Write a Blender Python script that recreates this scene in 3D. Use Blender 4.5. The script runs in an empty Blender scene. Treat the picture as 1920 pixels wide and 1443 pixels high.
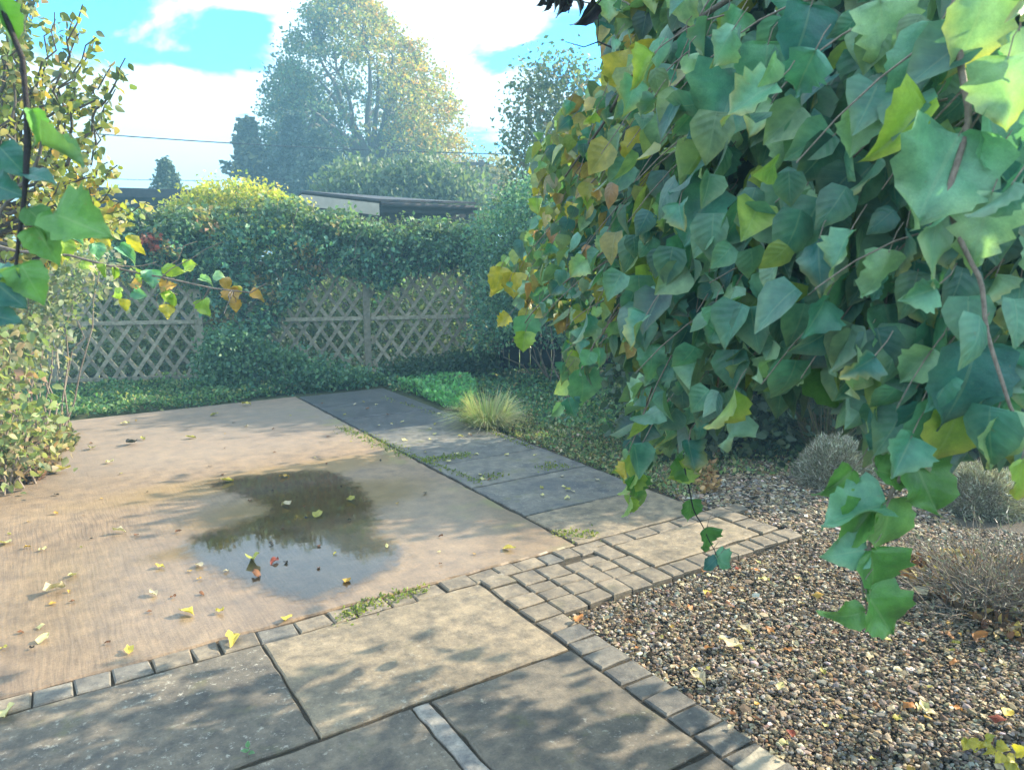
import bpy, bmesh, math, random
import numpy as np
from math import sin, cos, tan, pi, radians, atan2, sqrt
from mathutils import Vector, Matrix

random.seed(7); RNG = np.random.default_rng(7)
SC = bpy.context.scene
COL = SC.collection

# ------------------------------------------------------------------ camera
CAM_H = 1.6; FPX = 1408.0; PITCH = radians(10.3)
cam_d = bpy.data.cameras.new('camera'); cam = bpy.data.objects.new('camera', cam_d); COL.objects.link(cam)
cam.location = (0, 0, CAM_H); cam.rotation_euler = (radians(90) - PITCH, 0, 0)
cam_d.sensor_width = 36; cam_d.lens = FPX / 1920 * 36; cam_d.clip_start = 0.05; cam_d.clip_end = 3000
cam_d.dof.use_dof = True; cam_d.dof.focus_distance = 3.2; cam_d.dof.aperture_fstop = 8.0
SC.camera = cam

# ------------------------------------------------------------------ light
SUN_DIR = Vector((0.90, 0.40, 0)).normalized()      # ground direction towards the sun
SUN_EL = radians(29)
W = bpy.data.worlds.new("World"); SC.world = W; W.use_nodes = True
SC.view_settings.view_transform = 'Standard'; SC.view_settings.look = 'None'
SC.view_settings.gamma = 1; SC.view_settings.use_curve_mapping = False
SC.view_settings.exposure = 2.68
SC.cycles.max_bounces = 8; SC.cycles.transparent_max_bounces = 16

def N(nt, typ, loc=None, **kw):
    n = nt.nodes.new(typ)
    for k, v in kw.items():
        if k == 'inp':
            for a, b in v.items(): n.inputs[a].default_value = b
        else: setattr(n, k, v)
    return n
def L(nt, a, b): nt.links.new(a, b)

def build_world():
    nt = W.node_tree; nt.nodes.clear()
    out = N(nt, 'ShaderNodeOutputWorld'); bg = N(nt, 'ShaderNodeBackground'); L(nt, bg.outputs[0], out.inputs[0])
    bg.inputs['Strength'].default_value = 0.15
    sky = N(nt, 'ShaderNodeTexSky', sky_type='NISHITA', sun_disc=False)
    sky.sun_elevation = SUN_EL; sky.sun_rotation = atan2(SUN_DIR.x, SUN_DIR.y)
    sky.air_density = 1.0; sky.dust_density = 0.3; sky.ozone_density = 2.5
    tint = N(nt, 'ShaderNodeMix', data_type='RGBA', blend_type='MULTIPLY'); tint.inputs[0].default_value = 1
    L(nt, sky.outputs[0], tint.inputs[6]); tint.inputs[7].default_value = (0.10, 0.46, 0.80, 1)
    tc = N(nt, 'ShaderNodeTexCoord')
    # cloud deck: project the view direction on a plane overhead so clouds flatten towards the horizon
    sep = N(nt, 'ShaderNodeSeparateXYZ'); L(nt, tc.outputs['Generated'], sep.inputs[0])
    mx = N(nt, 'ShaderNodeMath', operation='MAXIMUM'); L(nt, sep.outputs[2], mx.inputs[0]); mx.inputs[1].default_value = 0.0
    ad = N(nt, 'ShaderNodeMath', operation='ADD'); L(nt, mx.outputs[0], ad.inputs[0]); ad.inputs[1].default_value = 0.22
    cx = N(nt, 'ShaderNodeMath', operation='DIVIDE'); L(nt, sep.outputs[0], cx.inputs[0]); L(nt, ad.outputs[0], cx.inputs[1])
    cy = N(nt, 'ShaderNodeMath', operation='DIVIDE'); L(nt, sep.outputs[1], cy.inputs[0]); L(nt, ad.outputs[0], cy.inputs[1])
    cb = N(nt, 'ShaderNodeCombineXYZ'); L(nt, cx.outputs[0], cb.inputs[0]); L(nt, cy.outputs[0], cb.inputs[1])
    nz = N(nt, 'ShaderNodeTexNoise'); nz.inputs['Scale'].default_value = 1.9; nz.inputs['Detail'].default_value = 8; nz.inputs['Roughness'].default_value = 0.60
    nz.inputs['Distortion'].default_value = 0.35
    L(nt, cb.outputs[0], nz.inputs['Vector'])
    acc = nz.outputs[0]
    # blue openings in the cloud (negative: added cloud), given as directions in the sky
    def sky_patch(px, py, rx, ry, amt, acc):
        v = ray(px, py); a = atan2(v.x, v.y); e = math.asin(v.z)
        az = N(nt, 'ShaderNodeMath', operation='ARCTAN2'); L(nt, sep.outputs[0], az.inputs[0]); L(nt, sep.outputs[1], az.inputs[1])
        el = N(nt, 'ShaderNodeMath', operation='ARCSINE'); L(nt, sep.outputs[2], el.inputs[0])
        da = N(nt, 'ShaderNodeMath', operation='SUBTRACT'); L(nt, az.outputs[0], da.inputs[0]); da.inputs[1].default_value = a
        de = N(nt, 'ShaderNodeMath', operation='SUBTRACT'); L(nt, el.outputs[0], de.inputs[0]); de.inputs[1].default_value = e
        sa = N(nt, 'ShaderNodeMath', operation='DIVIDE'); L(nt, da.outputs[0], sa.inputs[0]); sa.inputs[1].default_value = rx / FPX
        se = N(nt, 'ShaderNodeMath', operation='DIVIDE'); L(nt, de.outputs[0], se.inputs[0]); se.inputs[1].default_value = ry / FPX
        qa = N(nt, 'ShaderNodeMath', operation='MULTIPLY'); L(nt, sa.outputs[0], qa.inputs[0]); L(nt, sa.outputs[0], qa.inputs[1])
        qe = N(nt, 'ShaderNodeMath', operation='MULTIPLY_ADD'); L(nt, se.outputs[0], qe.inputs[0]); L(nt, se.outputs[0], qe.inputs[1]); L(nt, qa.outputs[0], qe.inputs[2])
        ex = N(nt, 'ShaderNodeMath', operation='MULTIPLY'); L(nt, qe.outputs[0], ex.inputs[0]); ex.inputs[1].default_value = -1
        ee = N(nt, 'ShaderNodeMath', operation='EXPONENT'); L(nt, ex.outputs[0], ee.inputs[0])
        o = N(nt, 'ShaderNodeMath', operation='MULTIPLY_ADD'); L(nt, ee.outputs[0], o.inputs[0]); o.inputs[1].default_value = -amt; L(nt, acc, o.inputs[2])
        return o.outputs[0]
    for h in SKY_PATCHES: acc = sky_patch(*h, acc)
    rp = N(nt, 'ShaderNodeMapRange', interpolation_type='SMOOTHSTEP'); L(nt, acc, rp.inputs[0])
    rp.inputs[1].default_value = 0.31; rp.inputs[2].default_value = 0.40
    nb = N(nt, 'ShaderNodeTexNoise'); nb.inputs['Scale'].default_value = 3.0; nb.inputs['Detail'].default_value = 5
    L(nt, cb.outputs[0], nb.inputs['Vector'])
    cc = N(nt, 'ShaderNodeMix', data_type='RGBA'); L(nt, nb.outputs[0], cc.inputs[0])
    cc.inputs[6].default_value = (1.55, 1.95, 2.35, 1); cc.inputs[7].default_value = (1.85, 2.15, 2.45, 1)
    mixc = N(nt, 'ShaderNodeMix', data_type='RGBA'); L(nt, rp.outputs[0], mixc.inputs[0])
    L(nt, tint.outputs[2], mixc.inputs[6]); L(nt, cc.outputs[2], mixc.inputs[7])
    L(nt, mixc.outputs[2], bg.inputs[0])

def ray(px, py):
    x = px - 960; u = -(py - 721)
    return Vector((x, FPX * cos(PITCH) + u * sin(PITCH), -FPX * sin(PITCH) + u * cos(PITCH))).normalized()
def G(px, py, z=0.0):                      # point of the photograph -> point of the plane at height z
    r = ray(px, py); t = (z - CAM_H) / r.z
    return Vector((r.x * t, r.y * t, z))
def P(px, py, Y):                          # point of the photograph at distance Y ahead
    r = ray(px, py); t = Y / r.y
    return Vector((r.x * t, Y, CAM_H + r.z * t))
def proj(p):                               # world arrays -> photograph pixels (used to measure outlines)
    x, y, z = p[..., 0], p[..., 1], p[..., 2] - CAM_H
    d = y * cos(PITCH) - z * sin(PITCH); u = y * sin(PITCH) + z * cos(PITCH)
    return 960 + FPX * x / d, 721 - FPX * u / d
SKY_PATCHES = [(200, 10, 190, 90, .36), (455, 50, 70, 28, .28), (350, 112, 90, 12, .16), (1060, 55, 90, 45, .22), (1090, 130, 90, 60, .22), (900, 105, 60, 30, .14),
         (540, 20, 40, 18, .12), (520, -260, 330, 170, -.30)]  # last: unseen cloud added above the view for the puddle to reflect
build_world()

sun_d = bpy.data.lights.new('sun', 'SUN'); sun_d.energy = 2.6; sun_d.angle = radians(0.55); sun_d.color = (1.0, 0.87, 0.66)
sun = bpy.data.objects.new('sun', sun_d); COL.objects.link(sun)
sv = Vector((SUN_DIR.x * cos(SUN_EL), SUN_DIR.y * cos(SUN_EL), sin(SUN_EL)))
sun.rotation_euler = sv.to_track_quat('Z', 'Y').to_euler(); sun.location = (20, 10, 15)

# ------------------------------------------------------------------ helpers
D1 = Vector((-.545, .838, 0)).normalized(); D2 = Vector((.838, .545, 0)).normalized()   # paving directions: away, to the right
def UV(u, v, z=0.0): return D1 * u + D2 * v + Vector((0, 0, z))
PAVROT = atan2(D2.y, D2.x)

def thing(name, label, cat, loc=(0, 0, 0), group=None):
    o = bpy.data.objects.new(name, None); COL.objects.link(o); o.location = loc; o.empty_display_size = .1
    o['label'] = label; o['category'] = cat
    if group: o['group'] = group
    return o
def tag(o, label, cat, group=None):
    o['label'] = label; o['category'] = cat
    if group: o['group'] = group
    return o
def link(name, me, parent=None, kind=None, mat=None):
    o = bpy.data.objects.new(name, me); COL.objects.link(o)
    if mat is not None and not me.materials: me.materials.append(mat)
    if parent is not None:
        o.parent = parent; o.location = -Vector(parent.location)     # meshes are built in world space
        if parent.parent: o.location = Vector((0, 0, 0))
    if kind: o['kind'] = kind
    return o
def mesh_np(name, V, F, mat=None, col=None, uv=None, smooth=True):
    me = bpy.data.meshes.new(name)
    V = np.asarray(V, dtype=np.float32); F = np.asarray(F, dtype=np.int32); k = F.shape[1]
    me.vertices.add(len(V)); me.vertices.foreach_set('co', V.ravel())
    me.loops.add(F.size); me.loops.foreach_set('vertex_index', F.ravel())
    me.polygons.add(len(F)); me.polygons.foreach_set('loop_start', np.arange(0, F.size, k, dtype=np.int32))
    me.update(calc_edges=True)
    me.polygons.foreach_set('use_smooth', np.full(len(F), smooth))
    if col is not None:
        a = me.color_attributes.new('col', 'FLOAT_COLOR', 'POINT')
        c = np.ones((len(V), 4), dtype=np.float32); c[:, :3] = col; a.data.foreach_set('color', c.ravel())
    if uv is not None:
        l = me.uv_layers.new(name='UVMap'); l.data.foreach_set('uv', np.asarray(uv, dtype=np.float32)[F.ravel()].ravel())
    if mat: me.materials.append(mat)
    return me
def tubes(lines, sides=6, col=None):
    """lines: list of (points, radii) -> V, F"""
    Vs, Fs, off = [], [], 0
    for pts, rad in lines:
        p = np.array([tuple(q) for q in pts], dtype=float); n = len(p); rad = np.asarray(rad, float) * np.ones(n)
        t = np.gradient(p, axis=0); t /= np.linalg.norm(t, axis=1)[:, None] + 1e-9
        ref = np.where(np.abs(t[:, 2:3]) > .9, np.array([[1., 0, 0]]), np.array([[0., 0, 1]]))
        a = np.cross(t, ref); a /= np.linalg.norm(a, axis=1)[:, None] + 1e-9; b = np.cross(t, a)
        for i in range(1, n):
            if np.dot(a[i], a[i-1]) < 0: a[i] *= -1; b[i] *= -1
        ang = np.arange(sides) * 2 * pi / sides
        ring = p[:, None, :] + rad[:, None, None] * (np.cos(ang)[None, :, None] * a[:, None, :] + np.sin(ang)[None, :, None] * b[:, None, :])
        Vs.append(ring.reshape(-1, 3))
        i = np.arange(n - 1)[:, None] * sides; j = np.arange(sides)[None, :]; j2 = (j + 1) % sides
        Fs.append((off + np.stack([i + j, i + j2, i + sides + j2, i + sides + j], -1)).reshape(-1, 4)); off += n * sides
    return np.concatenate(Vs), np.concatenate(Fs)
def wander(p0, p1, n=6, amp=.1, sag=0.0):
    p0, p1 = np.array(p0, float), np.array(p1, float); Lg = np.linalg.norm(p1 - p0)
    t = np.linspace(0, 1, n)[:, None]; q = p0 + (p1 - p0) * t
    q += RNG.normal(0, amp * Lg / 3, (n, 3)) * np.sin(t * pi); q[:, 2] -= sag * (t[:, 0] ** 2) * 0 + (-sag) * np.sin(t[:, 0] * pi)
    return q
def frames(d, nh):
    """leaf matrices: y along d, z near nh"""
    y = d / (np.linalg.norm(d, axis=1)[:, None] + 1e-9); x = np.cross(y, nh); x /= np.linalg.norm(x, axis=1)[:, None] + 1e-9
    z = np.cross(x, y); return np.stack([x, y, z], -1)
def scatter(name, T, Pp, R, S, C, mat, tint=None):
    """T = (verts, faces, uv, shade) template"""
    tv, tf, tuv = T[0], T[1], T[2]; n, k = len(Pp), len(tv)
    S = np.asarray(S, float); S = S[:, None] * np.ones(3) if S.ndim == 1 else S
    V = Pp[:, None, :] + np.einsum('nij,nkj->nki', R, tv[None] * S[:, None, :])
    F = (np.arange(n)[:, None, None] * k + tf[None]).reshape(-1, tf.shape[1])
    c = np.repeat(C[:, None, :], k, 1)
    if tint is not None: c = tint(c, tuv)
    return mesh_np(name, V.reshape(-1, 3), F, mat, c.reshape(-1, 3), np.tile(tuv, (n, 1)))
def leaf_T(st, ws, nx=1, fold=.15, bend=.25, serr=0.0, wave=0.0, twist=0.0, seed=0, lobes=None, asym=0.0):
    """leaf blade template: length 1 along y. st stations, ws half widths"""
    rg = np.random.default_rng(seed); V, uv = [], []
    m = 2 * nx + 1
    for i, (t, w) in enumerate(zip(st, ws)):
        for j in range(m):
            s = (j - nx) / nx
            ww = w
            if abs(s) == 1 and serr: ww = w * (1 + serr * (1 if i % 2 else -1)) + (rg.normal(0, serr * .10) if 0 < t < 1 else 0)
            x = s * ww * (1 + asym * np.sign(s)); y = t + (0.05 * abs(s) * (1 if t < .3 else -1) * (-1 if t < .3 else 1) if False else 0)
            if t < .2: y -= .10 * abs(s) * (w / .4)          # heart-shaped base
            z = fold * abs(x) * 1.2 - bend * t * t + wave * sin(t * 9 + s * 2 + seed) * abs(s) * .5
            a = twist * t
            x, z = x * cos(a) - z * sin(a) * .6, z * cos(a) + x * sin(a)
            V.append((x, y, z)); uv.append((s * .5 + .5, t))
    F = []
    for i in range(len(st) - 1):
        for j in range(m - 1): a = i * m + j; F.append((a, a + 1, a + m + 1, a + m))
    return np.array(V), np.array(F), np.array(uv)
TINY = (np.array([(0, 0, 0), (.32, .5, .12), (0, 1, -.1), (-.32, .5, .12)]), np.array([(0, 1, 2), (0, 2, 3)]), np.array([(.5, 0), (1, .5), (.5, 1), (0, .5)]))
MID = leaf_T([0, .2, .5, .8, 1], [.02, .28, .33, .17, .01], 1, .2, .25, seed=3)
NEEDLE = (np.array([(-.06, 0, 0), (.06, 0, 0), (.0, 1, 0)]), np.array([(0, 1, 2)]), np.array([(0, 0), (1, 0), (.5, 1)]))
def pal(spec, n, jit=.18):
    cs = np.array([c for c, w in spec], float); w = np.array([w for c, w in spec], float); w /= w.sum()
    c = cs[RNG.choice(len(cs), n, p=w)]; return np.clip(c * (1 + RNG.normal(0, jit, (n, 1))) * (1 + RNG.normal(0, jit * .3, (n, 3))), .004, .95)
def rnd_dirs(n, bias=(0, 0, 0)):
    d = RNG.normal(0, 1, (n, 3)); d /= np.linalg.norm(d, axis=1)[:, None]; return d + np.array(bias)
def in_poly(x, y, poly):
    poly = np.asarray(poly, float); x = np.asarray(x); ins = np.zeros(x.shape, bool); j = len(poly) - 1
    for i in range(len(poly)):
        xi, yi = poly[i]; xj, yj = poly[j]
        c = ((yi > y) != (yj > y)) & (x < (xj - xi) * (y - yi) / (yj - yi + 1e-12) + xi); ins ^= c; j = i
    return ins
def ground_pts(pxpoly, n, z=0.0):
    g = np.array([tuple(G(a, b, z))[:2] for a, b in pxpoly]); lo, hi = g.min(0), g.max(0); out = []
    while sum(len(o) for o in out) < n:
        q = RNG.uniform(lo, hi, (max(n, 2000), 2)); out.append(q[in_poly(q[:, 0], q[:, 1], g)])
    q = np.concatenate(out)[:n]; return np.column_stack([q, np.full(n, z)])

# ------------------------------------------------------------------ materials
MATS = {}
def new_mat(name):
    m = bpy.data.materials.new(name); m.use_nodes = True; nt = m.node_tree; nt.nodes.clear()
    o = N(nt, 'ShaderNodeOutputMaterial'); b = N(nt, 'ShaderNodeBsdfPrincipled'); L(nt, b.outputs[0], o.inputs[0]); MATS[name] = m
    return m, nt, b, o
def noise(nt, scale, detail=6, rough=.6, vec=None, dist=0):
    n = N(nt, 'ShaderNodeTexNoise'); n.inputs['Scale'].default_value = scale; n.inputs['Detail'].default_value = detail
    n.inputs['Roughness'].default_value = rough; n.inputs['Distortion'].default_value = dist
    if vec is not None: L(nt, vec, n.inputs['Vector'])
    return n.outputs[0]
def ramp(nt, fac, a, b, lo=(0, 0, 0, 1), hi=(1, 1, 1, 1)):
    r = N(nt, 'ShaderNodeValToRGB'); L(nt, fac, r.inputs[0]); e = r.color_ramp.elements
    e[0].position = a; e[1].position = b; e[0].color = lo; e[1].color = hi; return r.outputs[0]
def mix(nt, fac, a, b, mode='MIX'):
    m = N(nt, 'ShaderNodeMix', data_type='RGBA', blend_type=mode)
    if isinstance(fac, (int, float)): m.inputs[0].default_value = fac
    else: L(nt, fac, m.inputs[0])
    for s, v in ((6, a), (7, b)):
        if isinstance(v, tuple): m.inputs[s].default_value = (*v[:3], 1)
        else: L(nt, v, m.inputs[s])
    return m.outputs[2]
def bump(nt, b, h, strength, dist=.01):
    n = N(nt, 'ShaderNodeBump'); n.inputs['Strength'].default_value = strength; n.inputs['Distance'].default_value = dist
    L(nt, h, n.inputs['Height']); L(nt, n.outputs[0], b.inputs['Normal']); return n
def math_(nt, op, a, b=None, c=None, clamp=False):
    m = N(nt, 'ShaderNodeMath', operation=op); m.use_clamp = clamp
    for i, v in enumerate((a, b, c)):
        if v is None: continue
        if isinstance(v, (int, float)): m.inputs[i].default_value = v
        else: L(nt, v, m.inputs[i])
    return m.outputs[0]
def ramp_val(nt, f, a, b):
    r = N(nt, 'ShaderNodeMapRange', interpolation_type='SMOOTHSTEP'); L(nt, f, r.inputs[0]); r.inputs[1].default_value = a; r.inputs[2].default_value = b; return r.outputs[0]
def leaf_material(name, trans=.35, rough=.45, under=.35, veins=False, spec=.35):
    m, nt, b, o = new_mat(name)
    at = N(nt, 'ShaderNodeAttribute', attribute_name='col'); c = at.outputs['Color']
    tc = N(nt, 'ShaderNodeTexCoord')
    if veins:
        ob = N(nt, 'ShaderNodeNewGeometry'); big = noise(nt, 22, 5, .6, ob.outputs['Position']); c = mix(nt, .8, c, ramp(nt, big, .32, .68, (.50, .62, .62, 1), (1.45, 1.32, 1.15, 1)), 'MULTIPLY')
        bl = ramp_val(nt, noise(nt, 48, 5, .7, ob.outputs['Position']), .64, .74); c = mix(nt, math_(nt, 'MULTIPLY', bl, .45), c, (.22, .17, .06))
        nz = noise(nt, 60, 4, .6, tc.outputs['Object']); c = mix(nt, .35, c, ramp(nt, nz, .3, .7, (.45, .55, .5, 1), (1.2, 1.15, 1.1, 1)), 'MULTIPLY')
        sp = N(nt, 'ShaderNodeSeparateXYZ'); L(nt, tc.outputs['UV'], sp.inputs[0])
        ax = math_(nt, 'ABSOLUTE', math_(nt, 'SUBTRACT', sp.outputs[0], .5))
        mid = math_(nt, 'LESS_THAN', ax, .022)
        wob = noise(nt, 25, 2, .5, tc.outputs['Object'])
        fr = math_(nt, 'FRACT', math_(nt, 'MULTIPLY', math_(nt, 'ADD', math_(nt, 'SUBTRACT', math_(nt, 'POWER', sp.outputs[1], .85), math_(nt, 'MULTIPLY', ax, .55)), math_(nt, 'MULTIPLY', wob, .12)), 6.0))
        side = math_(nt, 'GREATER_THAN', math_(nt, 'ABSOLUTE', math_(nt, 'SUBTRACT', fr, .5)), .475)
        vm = math_(nt, 'MULTIPLY', math_(nt, 'MAXIMUM', mid, math_(nt, 'MULTIPLY', side, .4)), .26)
        c = mix(nt, vm, c, mix(nt, .55, c, (.42, .52, .30)))
        soft = math_(nt, 'SMOOTH_MIN', math_(nt, 'ABSOLUTE', math_(nt, 'SUBTRACT', fr, .5)), .45, .1)
        hh = math_(nt, 'SUBTRACT', math_(nt, 'MULTIPLY', nz, .25), math_(nt, 'MAXIMUM', mid, math_(nt, 'MULTIPLY', soft, 1.2)))
        bump(nt, b, hh, .32, .003)
    else:
        oi = N(nt, 'ShaderNodeObjectInfo')
    geo = N(nt, 'ShaderNodeNewGeometry')
    pale = mix(nt, .5, c, (.22, .30, .22)); cc = mix(nt, math_(nt, 'MULTIPLY', geo.outputs['Backfacing'], under), c, pale)
    L(nt, cc, b.inputs['Base Color']); b.inputs['Roughness'].default_value = rough; b.inputs['Specular IOR Level'].default_value = spec
    tr = N(nt, 'ShaderNodeBsdfTranslucent'); L(nt, mix(nt, 1.0, cc, (1.5, 1.7, .7), 'MULTIPLY'), tr.inputs[0])
    ms = N(nt, 'ShaderNodeMixShader'); ms.inputs[0].default_value = trans
    L(nt, b.outputs[0], ms.inputs[1]); L(nt, tr.outputs[0], ms.inputs[2]); L(nt, ms.outputs[0], o.inputs[0])
    return m
M_LEAF = leaf_material('broad_leaf', .26, .38, .6, True, .5)
M_FOL = leaf_material('small_foliage', .35, .5)
M_DRY = leaf_material('fallen_leaf', .15, .6, .2)
M_NEED = leaf_material('conifer_foliage', .1, .6)
def bark_mat(name, a, b_, scale=30):
    m, nt, b, o = new_mat(name); tc = N(nt, 'ShaderNodeTexCoord'); nz = noise(nt, scale, 6, .65, tc.outputs['Object'])
    L(nt, ramp(nt, nz, .3, .7, (*a, 1), (*b_, 1)), b.inputs['Base Color']); b.inputs['Roughness'].default_value = .85; bump(nt, b, nz, .5, .01); return m
M_BARK = bark_mat('grey_bark', (.05, .045, .04), (.16, .14, .11)); M_TWIG = bark_mat('pale_twig', (.14, .11, .09), (.30, .25, .20), 80)
M_DTWIG = bark_mat('dark_twig', (.012, .012, .014), (.04, .035, .04), 80)
def paint_mat(name, base, dark, scale=14, bumps=.3, rough=.8):
    m, nt, b, o = new_mat(name); tc = N(nt, 'ShaderNodeTexCoord'); nz = noise(nt, scale, 8, .65, tc.outputs['Object'])
    oi = N(nt, 'ShaderNodeObjectInfo')
    c = ramp(nt, nz, .3, .72, (*dark, 1), (*base, 1)); v = math_(nt, 'MULTIPLY_ADD', oi.outputs['Random'], .5, .75)
    hs = N(nt, 'ShaderNodeHueSaturation'); L(nt, c, hs.inputs['Color']); L(nt, v, hs.inputs['Value']); L(nt, hs.outputs[0], b.inputs['Base Color'])
    b.inputs['Roughness'].default_value = rough; bump(nt, b, nz, bumps, .006); return m
M_WOOD = paint_mat('weathered_wood', (.38, .35, .27), (.13, .125, .09), 22)
M_DARKWOOD = paint_mat('dark_stained_wood', (.035, .035, .04), (.012, .012, .015), 18)
M_SHEDDARK = paint_mat('dark_roofing', (.035, .036, .045), (.018, .018, .022), 6, .2, .6)
M_FASCIA = paint_mat('pale_fascia_paint', (.62, .56, .46), (.45, .40, .32), 5, .1, .6)
M_SHEDWALL = paint_mat('shed_wall', (.10, .08, .065), (.05, .04, .035), 6)
M_METAL = paint_mat('cable_black', (.03, .03, .035), (.02, .02, .02))
M_PALESTONE = paint_mat('pale_stone', (.42, .37, .28), (.28, .25, .19), 40, .6)

def paving_coord(nt):
    """object coordinates of world-built meshes, turned into the paving's own directions"""
    g = N(nt, 'ShaderNodeNewGeometry'); mp = N(nt, 'ShaderNodeMapping', vector_type='TEXTURE'); mp.inputs['Rotation'].default_value = (0, 0, PAVROT)
    L(nt, g.outputs['Position'], mp.inputs['Vector']); return mp.outputs[0]      # x = along v, y = along u
def blob(nt, vec, cx, cy, rx, ry, soft=.5, dist=.35, scale=3.0):
    """soft irregular patch in paving coordinates"""
    sp = N(nt, 'ShaderNodeSeparateXYZ'); L(nt, vec, sp.inputs[0])
    nz = noise(nt, scale, 6, .6, vec)
    a = math_(nt, 'DIVIDE', math_(nt, 'SUBTRACT', sp.outputs[0], cx), rx); b = math_(nt, 'DIVIDE', math_(nt, 'SUBTRACT', sp.outputs[1], cy), ry)
    d = math_(nt, 'SQRT', math_(nt, 'ADD', math_(nt, 'MULTIPLY', a, a), math_(nt, 'MULTIPLY', b, b)))
    d = math_(nt, 'ADD', d, math_(nt, 'MULTIPLY', math_(nt, 'SUBTRACT', nz, .5), dist * 4))
    r = N(nt, 'ShaderNodeMapRange', interpolation_type='SMOOTHSTEP'); L(nt, d, r.inputs[0]); r.inputs[1].default_value = 1 + soft; r.inputs[2].default_value = 1 - soft
    r.inputs[3].default_value = 0; r.inputs[4].default_value = 1; return r.outputs[0]
def pv(px, py):                     # photograph point -> paving coordinates (v, u)
    g = G(px, py); return g.dot(D2), g.dot(D1)

def concrete_mat():
    m, nt, b, o = new_mat('brushed_concrete'); vec = paving_coord(nt)
    st = N(nt, 'ShaderNodeMapping'); st.inputs['Scale'].default_value = (70, 4, 1); L(nt, vec, st.inputs['Vector'])
    wob = noise(nt, 2.5, 3, .5, vec); vm = N(nt, 'ShaderNodeVectorMath', operation='ADD'); cb = N(nt, 'ShaderNodeCombineXYZ')
    L(nt, math_(nt, 'MULTIPLY', wob, 3.0), cb.inputs[0]); L(nt, st.outputs[0], vm.inputs[0]); L(nt, cb.outputs[0], vm.inputs[1])
    lv, lu = pv(190, 1130); lmask = math_(nt, 'MULTIPLY_ADD', blob(nt, vec, lv, lu, 1.35, 1.5, .4, .12, 1.2), .82, .18)
    lines = noise(nt, 1.0, 3, .55, vm.outputs[0])
    fine = noise(nt, 90, 6, .7, vec); med = noise(nt, 9, 7, .62, vec); big = noise(nt, .9, 5, .55, vec)
    c = ramp(nt, big, .3, .7, (.215, .155, .105, 1), (.30, .222, .148, 1))
    c = mix(nt, .85, c, ramp(nt, med, .32, .68, (.58, .58, .62, 1), (1.2, 1.14, 1.04, 1)), 'MULTIPLY')
    c = mix(nt, .6, c, ramp(nt, fine, .3, .7, (.5, .5, .5, 1), (1.25, 1.25, 1.25, 1)), 'MULTIPLY')
    grit = noise(nt, 60, 5, .8, vec); c = mix(nt, ramp_val(nt, grit, .58, .66), c, mix(nt, .55, c, (.07, .055, .045)))
    c = mix(nt, math_(nt, 'MULTIPLY', lmask, .34), c, ramp(nt, lines, .33, .6, (.45, .42, .42, 1), (1.1, 1.1, 1.1, 1)), 'MULTIPLY')
    v, u = pv(590, 940); s1 = blob(nt, vec, v, u, .74, .34, .35, .10, 2.6)
    v, u = pv(420, 1020); s2 = blob(nt, vec, v, u, .36, .12, .4, .12, 4)
    stain = math_(nt, 'MAXIMUM', s1, s2)
    c = mix(nt, math_(nt, 'MULTIPLY', stain, .78), c, mix(nt, med, (.10, .058, .008), (.19, .12, .02)))
    c2v, c2u = pv(500, 893); s3 = blob(nt, vec, c2v, c2u, 1.1, .22, .5, .3, 2.5)
    c = mix(nt, math_(nt, 'MULTIPLY', s3, .6), c, (.24, .16, .06))
    v, u = pv(550, 780); s4 = blob(nt, vec, v, u, 1.0, .45, .5, .3, 2); c = mix(nt, math_(nt, 'MULTIPLY', s4, .5), c, (.15, .13, .10))
    v, u = pv(300, 810); s5 = blob(nt, vec, v, u, 2.6, 1.3, .3, .15, 2); c = mix(nt, math_(nt, 'MULTIPLY', s5, .35), c, (.24, .21, .19))
    # green-yellow algae along the right edge
    sp = N(nt, 'ShaderNodeSeparateXYZ'); L(nt, vec, sp.inputs[0])
    ed = N(nt, 'ShaderNodeMapRange'); L(nt, sp.outputs[0], ed.inputs[0]); ed.inputs[1].default_value = 2.0; ed.inputs[2].default_value = 2.45
    al = math_(nt, 'MULTIPLY', ed.outputs[0], ramp_val(nt, noise(nt, 3.2, 6, .6, vec), .52, .66)); c = mix(nt, math_(nt, 'MULTIPLY', al, .6), c, (.20, .20, .06))
    # cement-coloured worn edge near the kerb
    L(nt, c, b.inputs['Base Color'])
    v, u = pv(640, 1020); wet = blob(nt, vec, v, u, 1.9, 1.05, .45, .2, 1.6)
    rg = math_(nt, 'SUBTRACT', .78, math_(nt, 'MULTIPLY', wet, .50)); L(nt, rg, b.inputs['Roughness'])
    h = math_(nt, 'ADD', math_(nt, 'MULTIPLY', math_(nt, 'MULTIPLY', lines, lmask), 1.0), math_(nt, 'ADD', math_(nt, 'MULTIPLY', fine, .35), math_(nt, 'MULTIPLY', med, .5)))
    bp = bump(nt, b, h, .55, .008)
    L(nt, math_(nt, 'SUBTRACT', .6, math_(nt, 'MULTIPLY', math_(nt, 'MAXIMUM', wet, stain), .45)), bp.inputs['Strength'])
    return m
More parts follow.
